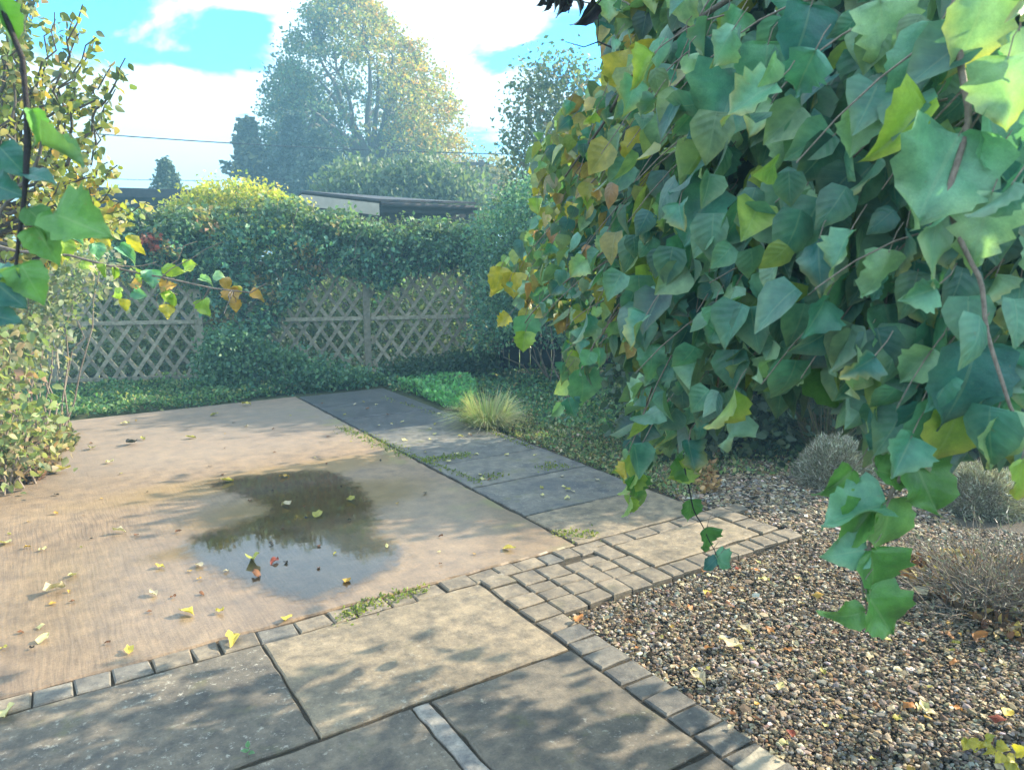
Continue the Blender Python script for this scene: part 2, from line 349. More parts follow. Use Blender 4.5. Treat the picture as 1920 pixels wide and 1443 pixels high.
def slab_mat(name, a, bcol, lich=.4, moss=.3, rough=.75, dark=(.05, .05, .05)):
    m, nt, b, o = new_mat(name); vec = paving_coord(nt); oi = N(nt, 'ShaderNodeObjectInfo')
    off = N(nt, 'ShaderNodeVectorMath', operation='ADD'); cb = N(nt, 'ShaderNodeCombineXYZ'); L(nt, math_(nt, 'MULTIPLY', oi.outputs['Random'], 37.0), cb.inputs[2])
    L(nt, vec, off.inputs[0]); L(nt, cb.outputs[0], off.inputs[1]); v = off.outputs[0]
    big = noise(nt, 2.4, 7, .62, v, .4); med = noise(nt, 14, 8, .7, v); fine = noise(nt, 120, 5, .7, v)
    c = ramp(nt, big, .3, .68, (*a, 1), (*bcol, 1))
    c = mix(nt, .9, c, ramp(nt, med, .34, .66, (.42, .44, .48, 1), (1.4, 1.36, 1.26, 1)), 'MULTIPLY')
    c = mix(nt, .5, c, ramp(nt, fine, .3, .7, (.55, .55, .55, 1), (1.2, 1.2, 1.2, 1)), 'MULTIPLY')
    dk = ramp_val(nt, noise(nt, 3.1, 8, .68, v, .6), .54, .68); c = mix(nt, math_(nt, 'MULTIPLY', dk, .65), c, dark)
    sp_ = ramp_val(nt, noise(nt, 70, 4, .8, v), .66, .72); c = mix(nt, math_(nt, 'MULTIPLY', sp_, .6), c, (.42, .40, .35)); pt = ramp_val(nt, noise(nt, 55, 4, .8, off.outputs[0]), .36, .31); c = mix(nt, math_(nt, 'MULTIPLY', pt, .7), c, (.03, .03, .028))
    li = math_(nt, 'MULTIPLY', ramp_val(nt, noise(nt, 38, 6, .72, v), .56, .68), ramp_val(nt, noise(nt, 2.2, 4, .6, v), .42, .62)); c = mix(nt, math_(nt, 'MULTIPLY', li, lich), c, (.52, .50, .42))
    mo = math_(nt, 'MULTIPLY', ramp_val(nt, noise(nt, 6, 8, .7, v), .56, .70), moss); c = mix(nt, mo, c, (.13, .13, .045))
    L(nt, c, b.inputs['Base Color']); L(nt, math_(nt, 'MULTIPLY_ADD', med, .35, rough - .22), b.inputs['Roughness'])
    bump(nt, b, math_(nt, 'ADD', math_(nt, 'MULTIPLY', med, .7), math_(nt, 'MULTIPLY', fine, .5)), .55, .006); return m
M_CONC = concrete_mat()
M_SLAB = slab_mat('grey_flagstone', (.085, .078, .068), (.20, .17, .13), .7, .4)
M_SLABW = slab_mat('sandy_flagstone', (.17, .14, .10), (.29, .235, .165), .45, .2, .75, (.08, .07, .055))
M_PATH = slab_mat('dark_path_slab', (.085, .088, .095), (.20, .185, .155), .4, .8, .6, (.05, .058, .07))
M_PATHSHADE = slab_mat('shaded_path_slab', (.048, .054, .068), (.105, .11, .12), .3, .4, .5, (.03, .035, .05))  # shaded copy of the path slab: shade put into darker, bluer colour
M_SETT = slab_mat('sett_stone', (.14, .12, .095), (.26, .215, .16), .3, .25, .75, (.08, .075, .07))
M_SETTG = slab_mat('grey_sett_stone', (.09, .088, .085), (.19, .175, .15), .3, .1, .7)
M_CEMENT = slab_mat('cement_strip', (.22, .21, .19), (.32, .30, .275), .2, .05, .8, (.22, .21, .19))
def soil_mat(name, a, bcol, scale=25):
    m, nt, b, o = new_mat(name); tc = N(nt, 'ShaderNodeNewGeometry'); nz = noise(nt, scale, 8, .7, tc.outputs['Position']); n2 = noise(nt, 1.2, 5, .6, tc.outputs['Position'])
    c = ramp(nt, nz, .3, .7, (*a, 1), (*bcol, 1)); c = mix(nt, .5, c, ramp(nt, n2, .3, .7, (.6, .6, .6, 1), (1.2, 1.2, 1.1, 1)), 'MULTIPLY')
    L(nt, c, b.inputs['Base Color']); b.inputs['Roughness'].default_value = .95; bump(nt, b, nz, .8, .02); return m
M_SOIL = soil_mat('dark_soil', (.022, .018, .012), (.075, .06, .04)); M_GRASSY = soil_mat('rough_ground', (.035, .045, .02), (.09, .10, .04), 12)
M_BED = soil_mat('gravel_bed', (.03, .024, .018), (.13, .105, .08), 70)
def stone_mat():
    m, nt, b, o = new_mat('gravel_stone'); at = N(nt, 'ShaderNodeAttribute', attribute_name='col'); g = N(nt, 'ShaderNodeNewGeometry')
    nz = noise(nt, 160, 4, .6, g.outputs['Position']); L(nt, mix(nt, .5, at.outputs['Color'], ramp(nt, nz, .3, .7, (.55, .55, .55, 1), (1.25, 1.25, 1.25, 1)), 'MULTIPLY'), b.inputs['Base Color'])
    b.inputs['Roughness'].default_value = .9; b.inputs['Specular IOR Level'].default_value = .2; return m
M_STONE = stone_mat()
def water_mat():
    m, nt, b, o = new_mat('puddle_water'); nt.nodes.remove(b)
    tr = N(nt, 'ShaderNodeBsdfTransparent'); tr.inputs[0].default_value = (.97, .96, .93, 1)
    gl = N(nt, 'ShaderNodeBsdfGlossy'); gl.inputs['Roughness'].default_value = .035
    fr = N(nt, 'ShaderNodeFresnel'); fr.inputs['IOR'].default_value = 1.45
    at = N(nt, 'ShaderNodeAttribute', attribute_name='col'); vec = paving_coord(nt)
    edge = math_(nt, 'ADD', at.outputs['Fac'], math_(nt, 'MULTIPLY', math_(nt, 'SUBTRACT', noise(nt, 14, 7, .65, vec), .5), .9)); edge = ramp_val(nt, edge, .22, .80)
    bm = N(nt, 'ShaderNodeBump'); bm.inputs['Strength'].default_value = .08; bm.inputs['Distance'].default_value = .003; L(nt, noise(nt, 9, 3, .5, vec), bm.inputs['Height'])
    L(nt, bm.outputs[0], gl.inputs['Normal']); L(nt, bm.outputs[0], fr.inputs['Normal'])
    ms = N(nt, 'ShaderNodeMixShader'); L(nt, math_(nt, 'MULTIPLY', math_(nt, 'MULTIPLY', fr.outputs[0], 1.55, clamp=True), edge), ms.inputs[0])
    t2 = N(nt, 'ShaderNodeBsdfTransparent'); m2 = N(nt, 'ShaderNodeMixShader'); L(nt, edge, m2.inputs[0]); L(nt, t2.outputs[0], m2.inputs[1]); L(nt, tr.outputs[0], m2.inputs[2])
    L(nt, m2.outputs[0], ms.inputs[1]); L(nt, gl.outputs[0], ms.inputs[2]); L(nt, ms.outputs[0], o.inputs[0]); return m
M_WATER = water_mat()

# ------------------------------------------------------------------ the ground
def sheet(name, x0, x1, y0, y1, z, mat, n=60):
    xs = np.linspace(x0, x1, n); ys = np.linspace(y0, y1, n); X, Y = np.meshgrid(xs, ys)
    V = np.column_stack([X.ravel(), Y.ravel(), np.full(n * n, z)]); i = np.arange(n - 1); a = (i[:, None] * n + i[None]).ravel()
    F = np.column_stack([a, a + 1, a + n + 1, a + n]); return link(name, mesh_np(name, V, F, mat), kind='structure')
sheet('ground', -90, 90, -30, 150, -.075, M_GRASSY, 40)

def block(cx, cy, w, l, h=.05, z=0, bev=.006, jit=0.0, rot=0.0, nx=1, rough=0.0):
    """paving block; cx = v, cy = u, w along v, l along u; top at z"""
    V = []; e = bev
    q = [(-w/2, -l/2), (w/2, -l/2), (w/2, l/2), (-w/2, l/2)]
    q = [(a + random.uniform(-jit, jit), b + random.uniform(-jit, jit)) for a, b in q]
    # outline with extra points so that edges are not dead straight
    out = []
    for k in range(4):
        a, b = q[k], q[(k + 1) % 4]
        nseg = max(1, int(max(abs(a[0] - b[0]), abs(a[1] - b[1])) / .06)) if rough else 1
        for s in range(nseg):
            t = s / nseg; out.append((a[0] + (b[0] - a[0]) * t + (random.gauss(0, rough) if s else 0), a[1] + (b[1] - a[1]) * t + (random.gauss(0, rough) if s else 0)))
    n = len(out); c, s_ = cos(rot), sin(rot)
    tilt = (random.uniform(-1, 1) * jit * .25, random.uniform(-1, 1) * jit * .25)
    def put(x, y, zz):
        x, y = x * c - y * s_, x * s_ + y * c
        p = UV(cy + y, cx + x, zz + (x * tilt[0] + y * tilt[1]) / max(w, .1)); V.append(tuple(p))
    for x, y in out: put(x, y, z - h)
    for x, y in out: put(x, y, z - e)
    for x, y in out: put(x * (1 - 2 * e / w), y * (1 - 2 * e / l), z)
    put(0, 0, z + (.001 if jit else 0)); F = []
    for k in range(n):
        k2 = (k + 1) % n
        F += [(k, k2, n + k2, n + k), (n + k, n + k2, 2 * n + k2, 2 * n + k), (2 * n + k, 2 * n + k2, 3 * n)]
    me = bpy.data.meshes.new('block'); me.from_pydata(V, [], F); return me

# concrete pavement, one large slab
me = block((2.42 - 4.2) / 2, (3.085 + 8.08) / 2, 6.62, 4.995, .12, 0, .008, 0, 0, rough=.003); conc = link('concrete_pavement', me, kind='structure', mat=M_CONC)
# beds under the paving (the joints show them)
def quad_uv(name, u0, u1, v0, v1, z, mat, parent=None, kind=None):
    V = [tuple(UV(u0, v0, z)), tuple(UV(u0, v1, z)), tuple(UV(u1, v1, z)), tuple(UV(u1, v0, z))]
    me = bpy.data.meshes.new(name); me.from_pydata(V, [], [(0, 1, 2, 3)]); return link(name, me, parent, kind, mat)
def sgroup(name): o = bpy.data.objects.new(name, None); COL.objects.link(o); o['kind'] = 'structure'; return o
patio = sgroup('patio'); path = sgroup('garden_path'); kerb = sgroup('sett_edging')
quad_uv('joint_soil', -1.0, 2.975, -5, 1.895, -.013, M_SOIL, patio); quad_uv('joint_soil', 2.975, 3.084, -5, 2.43, -.013, M_SOIL, patio); quad_uv('joint_soil', 3.076, 8.05, 2.432, 3.45, -.014, M_SOIL, path)
quad_uv('joint_soil', 2.505, 3.07, 1.90, 3.58, -.016, M_SOIL, kerb)
def slab(u0, u1, v0, v1, mat, parent, z=0, g=.006, name='paving_slab'):
    me = block((v0 + v1) / 2, (u0 + u1) / 2, v1 - v0 - 2 * g, u1 - u0 - 2 * g, .05, z, .006, .002, 0, rough=.0026); return link(name, me, parent, mat=mat)
# patio flags: rows of unequal slabs
for v0, v1, mt in ((-2.46, -1.42, M_SLAB), (-1.42, -.36, M_SLAB), (-.36, .69, M_SLAB), (.69, 1.735, M_SLABW)): slab(2.235, 2.955, v0, v1, mt, patio, random.uniform(-.003, .001))
for v0, v1, mt in ((-2.1, -1.05, M_SLAB), (-1.05, -.02, M_SLAB), (-.02, 1.02, M_SLAB), (1.09, 1.735, M_SLABW)): slab(1.49, 2.225, v0, v1, mt if v0 < 1 else M_SLAB, patio, random.uniform(-.003, .001))
o = slab(1.49, 2.222, 1.024, 1.086, M_CEMENT, patio, -.002, .0, 'cement_strip')
for k in range(4): slab(.74, 1.48, -2.2 + k * .985, -1.215 + k * .985 - .005, M_SLAB, patio, random.uniform(-.003, .001))
for k in range(4): slab(-.02, .73, -2.2 + k * .985, -1.215 + k * .985 - .005, M_SLAB, patio, 0)
# path of dark slabs beside the concrete
u = 3.09; k = 0
for ln in (.52, .64, .60, .64, .62, .60, .64, .70):
    slab(u, u + ln, 2.44, 3.44, (M_PATHSHADE if k > 4 else M_PATH) if k else M_SLABW, path, random.uniform(-.004, .002)); u += ln; k += 1
# setts
def sett(cv, cu, w, l, mat=None, parent=kerb, rot=0.0):
    me = block(cv, cu, w, l, .05, random.uniform(-.006, .003), .006, .005, rot + random.uniform(-.04, .04), rough=.0018); return link('sett', me, parent, mat=mat or random.choice((M_SETT, M_SETT, M_SETTG)))
v = -2.4
while v < 2.42:                                   # kerb course between concrete and flags
    ln = random.uniform(.105, .165); sett(v + ln / 2, 3.018, ln - random.choice((.005, .008, .013)), .108); v += ln
u = -.2
while u < 2.93:                                   # course along the gravel
    ln = random.uniform(.105, .135); sett(1.822, u + ln / 2, .148, ln - .010, M_SETTG if u < 2.3 else M_SETT); u += ln
v = 1.91
for cv0, cv1 in ((1.905, 2.05), (2.05, 2.20), (2.20, 2.32), (2.32, 2.445)):      # small mixed panel of setts
    u = 2.50
    while u < 2.93:
        ln = random.choice((.09, .11, .135, .15))
        if u + ln > 2.955: ln = 2.955 - u
        if ln > .05: sett((cv0 + cv1) / 2, u + ln / 2, cv1 - cv0 - .009, ln - .009, M_SETT)
        u += ln
u = 2.50
while u < 3.06:                                   # double course across
    ln = random.uniform(.12, .20); ln = min(ln, 3.075 - u)
    if ln > .05: sett(2.515, u + ln / 2, .118, ln - .010, M_SETT)
    u += ln
slab(2.635, 2.965, 2.585, 3.41, M_SLABW, kerb, 0)
v = 2.585
while v < 3.6:
    ln = random.uniform(.13, .19); sett(v + ln / 2, 3.018, ln - .01, .10, M_SETT); v += ln
v = 2.585
while v < 3.6:
    ln = random.uniform(.075, .15); sett(v + ln / 2, 2.565, ln - .009, .118, M_SETT); v += ln
u = 2.635
while u < 2.96: sett(3.50, u + .055, .145, .10, M_SETT); u += .11

# puddle
pud_px = [(345, 1018), (385, 994), (445, 978), (500, 955), (450, 928), (385, 906), (470, 890), (590, 880), (645, 890), (688, 925), (710, 968), (712, 1000), (760, 1022), (745, 1060), (690, 1090), (620, 1118), (560, 1128), (480, 1102), (410, 1075), (358, 1050)]
def puddle():
    g = [G(a, b, .0035) for a, b in pud_px]; c = sum(g, Vector()) / len(g); out = []; n = 96
    P0 = np.array([tuple(q) for q in g]); m = len(P0)
    t = np.linspace(0, m, n, endpoint=False); i = t.astype(int); f = t - i
    def cr(a, b, c_, d, f): return .5 * ((2 * b) + (-a + c_) * f + (2 * a - 5 * b + 4 * c_ - d) * f * f + (-a + 3 * b - 3 * c_ + d) * f ** 3)
    ring = np.array([cr(P0[(k - 1) % m], P0[k], P0[(k + 1) % m], P0[(k + 2) % m], ff) for k, ff in zip(i, f)])
    st = .035; lo, hi = ring[:, :2].min(0) - .12, ring[:, :2].max(0) + .12
    xs = np.arange(lo[0], hi[0], st); ys = np.arange(lo[1], hi[1], st); X, Y = np.meshgrid(xs, ys)
    dd = np.min(np.hypot(X[..., None] - ring[:, 0], Y[..., None] - ring[:, 1]), -1); ins = in_poly(X.ravel(), Y.ravel(), ring[:, :2]).reshape(X.shape)
    sd = np.where(ins, dd, -dd); V = np.column_stack([X.ravel(), Y.ravel(), np.full(X.size, .0035)]); nxx = len(xs)
    col = np.clip(.45 + sd * 3.8, 0, 1).ravel()[:, None] * np.ones(3)
    i, j = np.meshgrid(np.arange(len(ys) - 1), np.arange(nxx - 1), indexing='ij'); a0 = (i * nxx + j).ravel(); F = np.column_stack([a0, a0 + 1, a0 + nxx + 1, a0 + nxx])
    F = F[(sd.ravel()[F] > -.11).all(1)]
    me = bpy.data.meshes.new('puddle'); me.from_pydata([tuple(v) for v in V], [], [tuple(f) for f in F.tolist()])
    at = me.color_attributes.new('col', 'FLOAT_COLOR', 'POINT'); at.data.foreach_set('color', np.column_stack([col, np.ones(len(V))]).astype(np.float32).ravel())
    for p in me.polygons: p.use_smooth = True
    return link('puddle', me, kind='structure', mat=M_WATER)
puddle()

# gravel: bed sheet and real stones
def stone_T(seed):
    rg = np.random.default_rng(seed); bm = bmesh.new(); bmesh.ops.create_icosphere(bm, subdivisions=1, radius=.5)
    V = np.array([tuple(v.co) for v in bm.verts]); F = np.array([[v.index for v in f.verts] for f in bm.faces]); bm.free()
    V *= 1 + rg.uniform(-.28, .28, (len(V), 1)); V[:, 2] *= .62; V[:, 0] *= 1.25
    return V, F, V[:, :2] + .5
def gravel(name, pxpoly, n, size, z, spread, parent=None):
    q = ground_pts(pxpoly, n, z)
    uu = q[:, 0] * D1.x + q[:, 1] * D1.y; vv = q[:, 0] * D2.x + q[:, 1] * D2.y
    keep = ~((vv < 1.90) | ((uu > 2.495) & (uu < 3.08) & (vv < 3.59)) | ((uu > 3.0) & (vv < 3.46))); q = q[keep]; n = len(q)
    pl = [((.33, .27, .19), 4), ((.23, .18, .12), 4), ((.13, .10, .07), 4), ((.42, .37, .30), 1.8), ((.05, .042, .035), 3.5), ((.18, .172, .16), 2.2), ((.24, .155, .08), 1.3), ((.56, .52, .45), .5)]
    meshes = []; parts = np.array_split(RNG.permutation(n), 4)
    for k, ix in enumerate(parts):
        T = stone_T(k); d = rnd_dirs(len(ix)); d[:, 2] *= .35; nh = rnd_dirs(len(ix)) * .35 + np.array([0, 0, 1])
        s = size * RNG.lognormal(0, .38, len(ix)); S = s[:, None] * RNG.uniform(.75, 1.25, (len(ix), 3))
        p = q[ix].copy(); p[:, 2] += RNG.uniform(-.2, .9, len(ix)) * spread
        meshes.append(scatter(name, T, p, frames(d, nh), S, pal(pl, len(ix), .2), M_STONE))
    Vn = [np.empty(len(m.vertices) * 3, np.float32) for m in meshes]
    root = parent
    for k, m in enumerate(meshes):
        m.polygons.foreach_set('use_smooth', np.zeros(len(m.polygons), bool))
    # join into one object
    bm = None
    allV, allF, allC, off = [], [], [], 0
    for m in meshes:
        v = np.empty(len(m.vertices) * 3, np.float32); m.vertices.foreach_get('co', v); f = np.empty(len(m.loops), np.int32); m.loops.foreach_get('vertex_index', f)
        c = np.empty(len(m.vertices) * 4, np.float32); m.color_attributes['col'].data.foreach_get('color', c)
        allV.append(v.reshape(-1, 3)); allF.append(f.reshape(-1, 3) + off); allC.append(c.reshape(-1, 4)[:, :3]); off += len(m.vertices); bpy.data.meshes.remove(m)
    return link(name, mesh_np(name, np.concatenate(allV), np.concatenate(allF), M_STONE, np.concatenate(allC), None, False), kind='stuff')
me = bpy.data.meshes.new('gravel_bed'); me.from_pydata([tuple(UV(a, b, -.045)) for a, b in ((-3, 1.9), (-3, 12), (5.5, 12), (5.5, 3.46), (2.49, 3.46), (2.49, 1.9))], [], [(0, 1, 2, 3, 4, 5)])
link('gravel_bed', me, kind='structure', mat=M_BED)
gravel('gravel', [(1030, 1160), (1300, 1030), (1530, 985), (1760, 985), (2000, 1010), (2050, 1500), (1380, 1500)], 62000, .0112, -.036, .013)
o = gravel('gravel', [(1200, 880), (1300, 960), (1530, 1000), (1800, 1000), (1760, 900), (1500, 870), (1330, 860)], 20000, .017, -.036, .012)

# ------------------------------------------------------------------ far things
def tree_obj(root, trunk_lines, leaf_me, mat=M_BARK, sides=7):
    V, F = tubes(trunk_lines, sides); link('trunk', mesh_np('trunk', V, F, mat), root)
    link('crown', leaf_me, root)
def clump_leaves(name, centers, sig, per, size, palette, mat, T=TINY, bias=(0, 0, -.2), jit=.2, colfun=None, nb=(0, 0, .6)):
    n = len(centers) * per; c = np.repeat(centers, per, 0); p = c + RNG.normal(0, 1, (n, 3)) * np.asarray(sig)
    pc = np.repeat(pal(palette, len(centers), .15), per, 0) if colfun is None else colfun(p)
    col = np.clip(.55 * pc + .45 * (pal(palette, n, jit) if colfun is None else pc * (1 + RNG.normal(0, jit, (n, 1)))), .003, 1)
    s = size * RNG.uniform(.6, 1.35, n)
    return scatter(name, T, p, frames(rnd_dirs(n, bias), rnd_dirs(n, nb)), s, col, mat)

def big_tree():
    Y = 30.; base = P(697, 330, Y); base.z = 0
    root = thing('autumn_tree', 'tall broad deciduous tree in autumn colour, sunlit yellow painted on its right, rising behind the sheds', 'tree', base)
    zs = np.array([3.4, 4.2, 5.2, 6.2, 7.2, 8.2, 9.2, 10.1, 10.9]); ws = np.array([3.0, 3.7, 4.05, 3.95, 3.6, 3.1, 2.4, 1.5, .35])
    xs = np.interp(zs, [3.4, 10.9], [-5.5, -6.1])
    cen = []; lines = []
    tr = [(base.x, Y, 0), (base.x + .02, Y, 2.2), (base.x + .1, Y, 3.9), (base.x + .05, Y, 4.8)]; lines.append((tr, [.32, .27, .22, .17]))
    forks = []
    for k in range(15):
        a = k * 2.4 + .3; sp = 1.2 + 1.8 * RNG.random(); zt = RNG.uniform(6.2, 9.6); w = np.interp(zt, zs, ws) * .72
        p1 = np.array([base.x - .2 + w * cos(a), Y + w * .9 * sin(a), zt]); p0 = np.array([base.x + .07, Y, RNG.uniform(3.2, 4.8)])
        mid = (p0 + p1) / 2 + np.array([0, 0, .35 * (1 if RNG.random() > .3 else -.2)]); mid[:2] = p0[:2] + (p1[:2] - p0[:2]) * .42
        t = np.linspace(0, 1, 8)[:, None]; ln = (1 - t) ** 2 * p0 + 2 * t * (1 - t) * mid + t * t * p1 + RNG.normal(0, .06, (8, 3)); lines.append((ln, np.linspace(.17, .04, 8)))
        forks.append(ln)
    for k in range(760):
        z = RNG.uniform(3.5, 10.8) if k % 3 else RNG.uniform(4, 8); w = np.interp(z, zs, ws); r = w * RNG.uniform(.30, 1.0) ** .45; a = RNG.uniform(0, 2 * pi)
        cx = np.interp(z, zs, xs)
        c = np.array([cx + r * cos(a) * (1 + .06 * sin(3 * a + z)), Y + r * .95 * sin(a), z + RNG.normal(0, .15)])
        if c[1] < Y + .6 and abs(c[0] - base.x - .1) < 1.0 and 4.0 < z < 7.8 and RNG.random() < .82: continue
        if r < w * .72 and abs(c[0] - cx) < w * .5 and RNG.random() < .45: continue
        cen.append(c)
        if k % 2 == 0:
            f = forks[RNG.integers(len(forks))]; best = min(forks, key=lambda g: np.min(np.linalg.norm(g - c, axis=1))); i = np.argmin(np.linalg.norm(best - c, axis=1))
            lines.append((wander(best[i], c, 5, .12), np.linspace(.035, .010, 5)))
    cen = np.array(cen)
    def cf(p):
        n = len(p); k = np.clip((p[:, 0] - base.x + 1.3 + RNG.normal(0, .9, n)) / 2.6 + (p[:, 2] - 8.2) * .22, 0, 1)[:, None]
        a = pal([((.055, .115, .08), 3), ((.09, .15, .08), 2), ((.18, .18, .07), 1)], n, .2); b = pal([((.44, .31, .03), 3), ((.27, .27, .04), 3), ((.48, .22, .03), 1.2)], n, .2)
        return a * (1 - k) + b * k  # autumn tones, with sunlit right and bluish shaded left put into the blend
    tree_obj(root, lines, clump_leaves('crown', cen, (.22, .22, .16), 70, .14, None, M_FOL, colfun=cf))
big_tree()

def conifer(px, ytop, ybase, Y, rad, label, palette, n=1600, name='conifer_tree', cone=True, size=.16):
    top = P(px, ytop, Y); b = Vector((top.x, Y, 0)); zb = P(px, ybase, Y).z - .6; root = thing(name, label, 'tree', b)
    H = top.z; cen = []
    lines = [([(b.x, Y, 0), (b.x, Y, H * .6), (b.x, Y, H - .05)], [.10 * rad + .04, .05 * rad + .03, .01])]
    for k in range(n // 12):
        t = RNG.random() ** .8; z = zb + (H - zb) * t; r = rad * ((1 - t) if cone else min(1, (1 - t) * 2.2)) * RNG.uniform(.55, 1.12) + .02; a = RNG.uniform(0, 2 * pi)
        tip = np.array([b.x + r * cos(a), Y + r * sin(a), z - .12 * r]); lines.append(([(b.x, Y, z + .05), tuple((np.array([b.x, Y, z]) + tip) / 2), tuple(tip)], [.02, .014, .006]))
        m = 12
        for s in np.linspace(.25, 1, m): cen.append(np.array([b.x, Y, z]) * (1 - s) + tip * s)
    cen = np.array(cen)
    tree_obj(root, lines, clump_leaves('crown', cen, (.05 * rad + .02,) * 3, 9, size, palette, M_NEED, bias=(0, 0, -.3)), sides=5)
conifer(463, 228, 352, 28, 1.5, 'small pointed conifer at left of the tall autumn tree', [((.045, .07, .045), 2), ((.08, .10, .05), 1), ((.20, .19, .06), .8)], 560, size=.24)
conifer(310, 305, 352, 22, .75, 'tiny conifer poking over the flat dark shed roof', [((.04, .075, .03), 2), ((.06, .10, .04), 1)], 900, size=.12)
conifer(548, 222, 370, 26, .85, 'dark columnar cypress at the left foot of the tall tree', [((.022, .05, .045), 3), ((.035, .065, .05), 2)], 3400, 'cypress_tree', False, .17)
conifer(596, 250, 370, 25, 1.0, 'second dark cypress pressed against the tall tree trunk', [((.03, .06, .05), 3), ((.05, .085, .055), 2)], 3200, 'cypress_tree', False, .17)

def bush(name, label, cat, outline, Y, thick, n, size, palette, T=TINY, mat=M_FOL, sig=.05, per=14, base=None, colfun=None, stems=14, z0=0.0, clump=None, solid=0.0, nb=(0, 0, .6), bias=(0, 0, -.2)):
    """shrub: outline = (px, ytop, ybottom) stations at distance Y; depth thick; leaves gathered in clumps through the volume"""
    o = np.array(outline, float); cnt = n // per
    ps = RNG.uniform(o[0, 0], o[-1, 0], cnt * 3); f = RNG.random(cnt * 3) ** .85
    yt = np.interp(ps, o[:, 0], o[:, 1]); yb = np.interp(ps, o[:, 0], o[:, 2]); py = yt + (yb - yt) * f + RNG.normal(0, 5, cnt * 3)
    hh = yb - yt; wgt = hh / hh.max(); ok = RNG.random(cnt * 3) < wgt; ps, py, f = ps[ok][:cnt], py[ok][:cnt], f[ok][:cnt]
    dy = RNG.uniform(-.5, .5, len(ps)) * thick * (np.sqrt(np.clip(f, .05, 1)) * .6 + .4)
    Yf = Y if callable(Y) else (lambda q: np.full(len(q), float(Y)))
    cen = np.array([tuple(P(a, b, y0 + d)) for a, b, y0, d in zip(ps, py, Yf(ps), dy)]); cen[:, 2] = np.maximum(cen[:, 2], z0 + .02)
    mx = (o[0, 0] + o[-1, 0]) / 2; y0 = Yf(np.array([mx]))[0]; b = P(mx, 700, y0); b.z = 0
    root = thing(name, label, cat, b)
    lines = []
    for k in range(stems):
        c = cen[RNG.integers(len(cen))]; lines.append((wander((b.x + (c[0] - b.x) * .35 + RNG.normal(0, .05), c[1] + RNG.normal(0, .05), 0), c, 6, .15), np.linspace(.009, .003, 6)))
    if lines:
        V, F = tubes(lines, 5); link('stem', mesh_np('stem', V, F, M_TWIG), root)
    link('foliage', clump_leaves('foliage', cen, (sig * 1.2, sig * 1.2, sig), per, size, palette, mat, T, colfun=colfun, nb=nb, bias=bias), root)
    return root
TEAL = [((.07, .20, .155), 3), ((.13, .29, .20), 3), ((.25, .38, .22), 1.6), ((.025, .07, .065), 1.6)]
YEL = [((.56, .50, .06), 4), ((.38, .42, .07), 3), ((.16, .24, .09), 2), ((.52, .36, .10), 1)]
bush('willow_shrub', 'pale feathery shrub behind the dark shed roof', 'shrub', [(600, 350, 400), (650, 310, 410), (720, 318, 420), (800, 308, 420), (870, 330, 430), (905, 350, 430)], 19, 2.5, 16000, .14, [((.10, .14, .085), 3), ((.15, .18, .09), 2), ((.07, .11, .08), 2)], sig=.17, bias=(0, 0, .9))
bush('yellow_tree', 'yellow leaved tree beyond the power pole, right of the tall tree', 'tree', [(860, 320, 400), (880, 305, 420), (930, 300, 420), (965, 330, 430)], 30, 2.5, 9000, .15, [((.33, .25, .05), 3), ((.24, .22, .06), 2), ((.30, .20, .08), 1)], sig=.25)
bush('garden_tree', 'slim grey green tree standing just left of the big leaved shrub', 'tree', [(950, 230, 420), (968, 165, 430), (990, 120, 430), (1020, 100, 430), (1060, 100, 430), (1110, 120, 430)], 13, 1.2, 7600, .085, [((.06, .11, .08), 3), ((.11, .15, .08), 2), ((.20, .19, .08), 1), ((.26, .16, .08), .5)], sig=.13, stems=26, per=9)
bush('yellow_shrub', 'yellow green shrub sprawling over the top of the trellis fence', 'shrub', [(300, 395, 440), (345, 368, 450), (400, 350, 460), (460, 338, 465), (530, 362, 460), (575, 395, 450)], 10.6, 1.0, 11000, .064, YEL, sig=.07, per=12, stems=20)

# sheds
def box_mesh(name, x0, x1, y0, y1, z0, z1):
    V = [(x0, y0, z0), (x1, y0, z0), (x1, y1, z0), (x0, y1, z0), (x0, y0, z1), (x1, y0, z1), (x1, y1, z1), (x0, y1, z1)]
    me = bpy.data.meshes.new(name); me.from_pydata(V, [], [(0, 3, 2, 1), (4, 5, 6, 7), (0, 1, 5, 4), (1, 2, 6, 5), (2, 3, 7, 6), (3, 0, 4, 7)]); return me
def prism(name, a, b, c, d, th, up=Vector((0, 0, 1))):
    """board with face corners a b c d, thickness vector th"""
    V = [tuple(q) for q in (a, b, c, d)] + [tuple(Vector(q) + th) for q in (a, b, c, d)]
    me = bpy.data.meshes.new(name); me.from_pydata(V, [], [(0, 1, 2, 3), (7, 6, 5, 4), (0, 4, 5, 1), (1, 5, 6, 2), (2, 6, 7, 3), (3, 7, 4, 0)]); return me
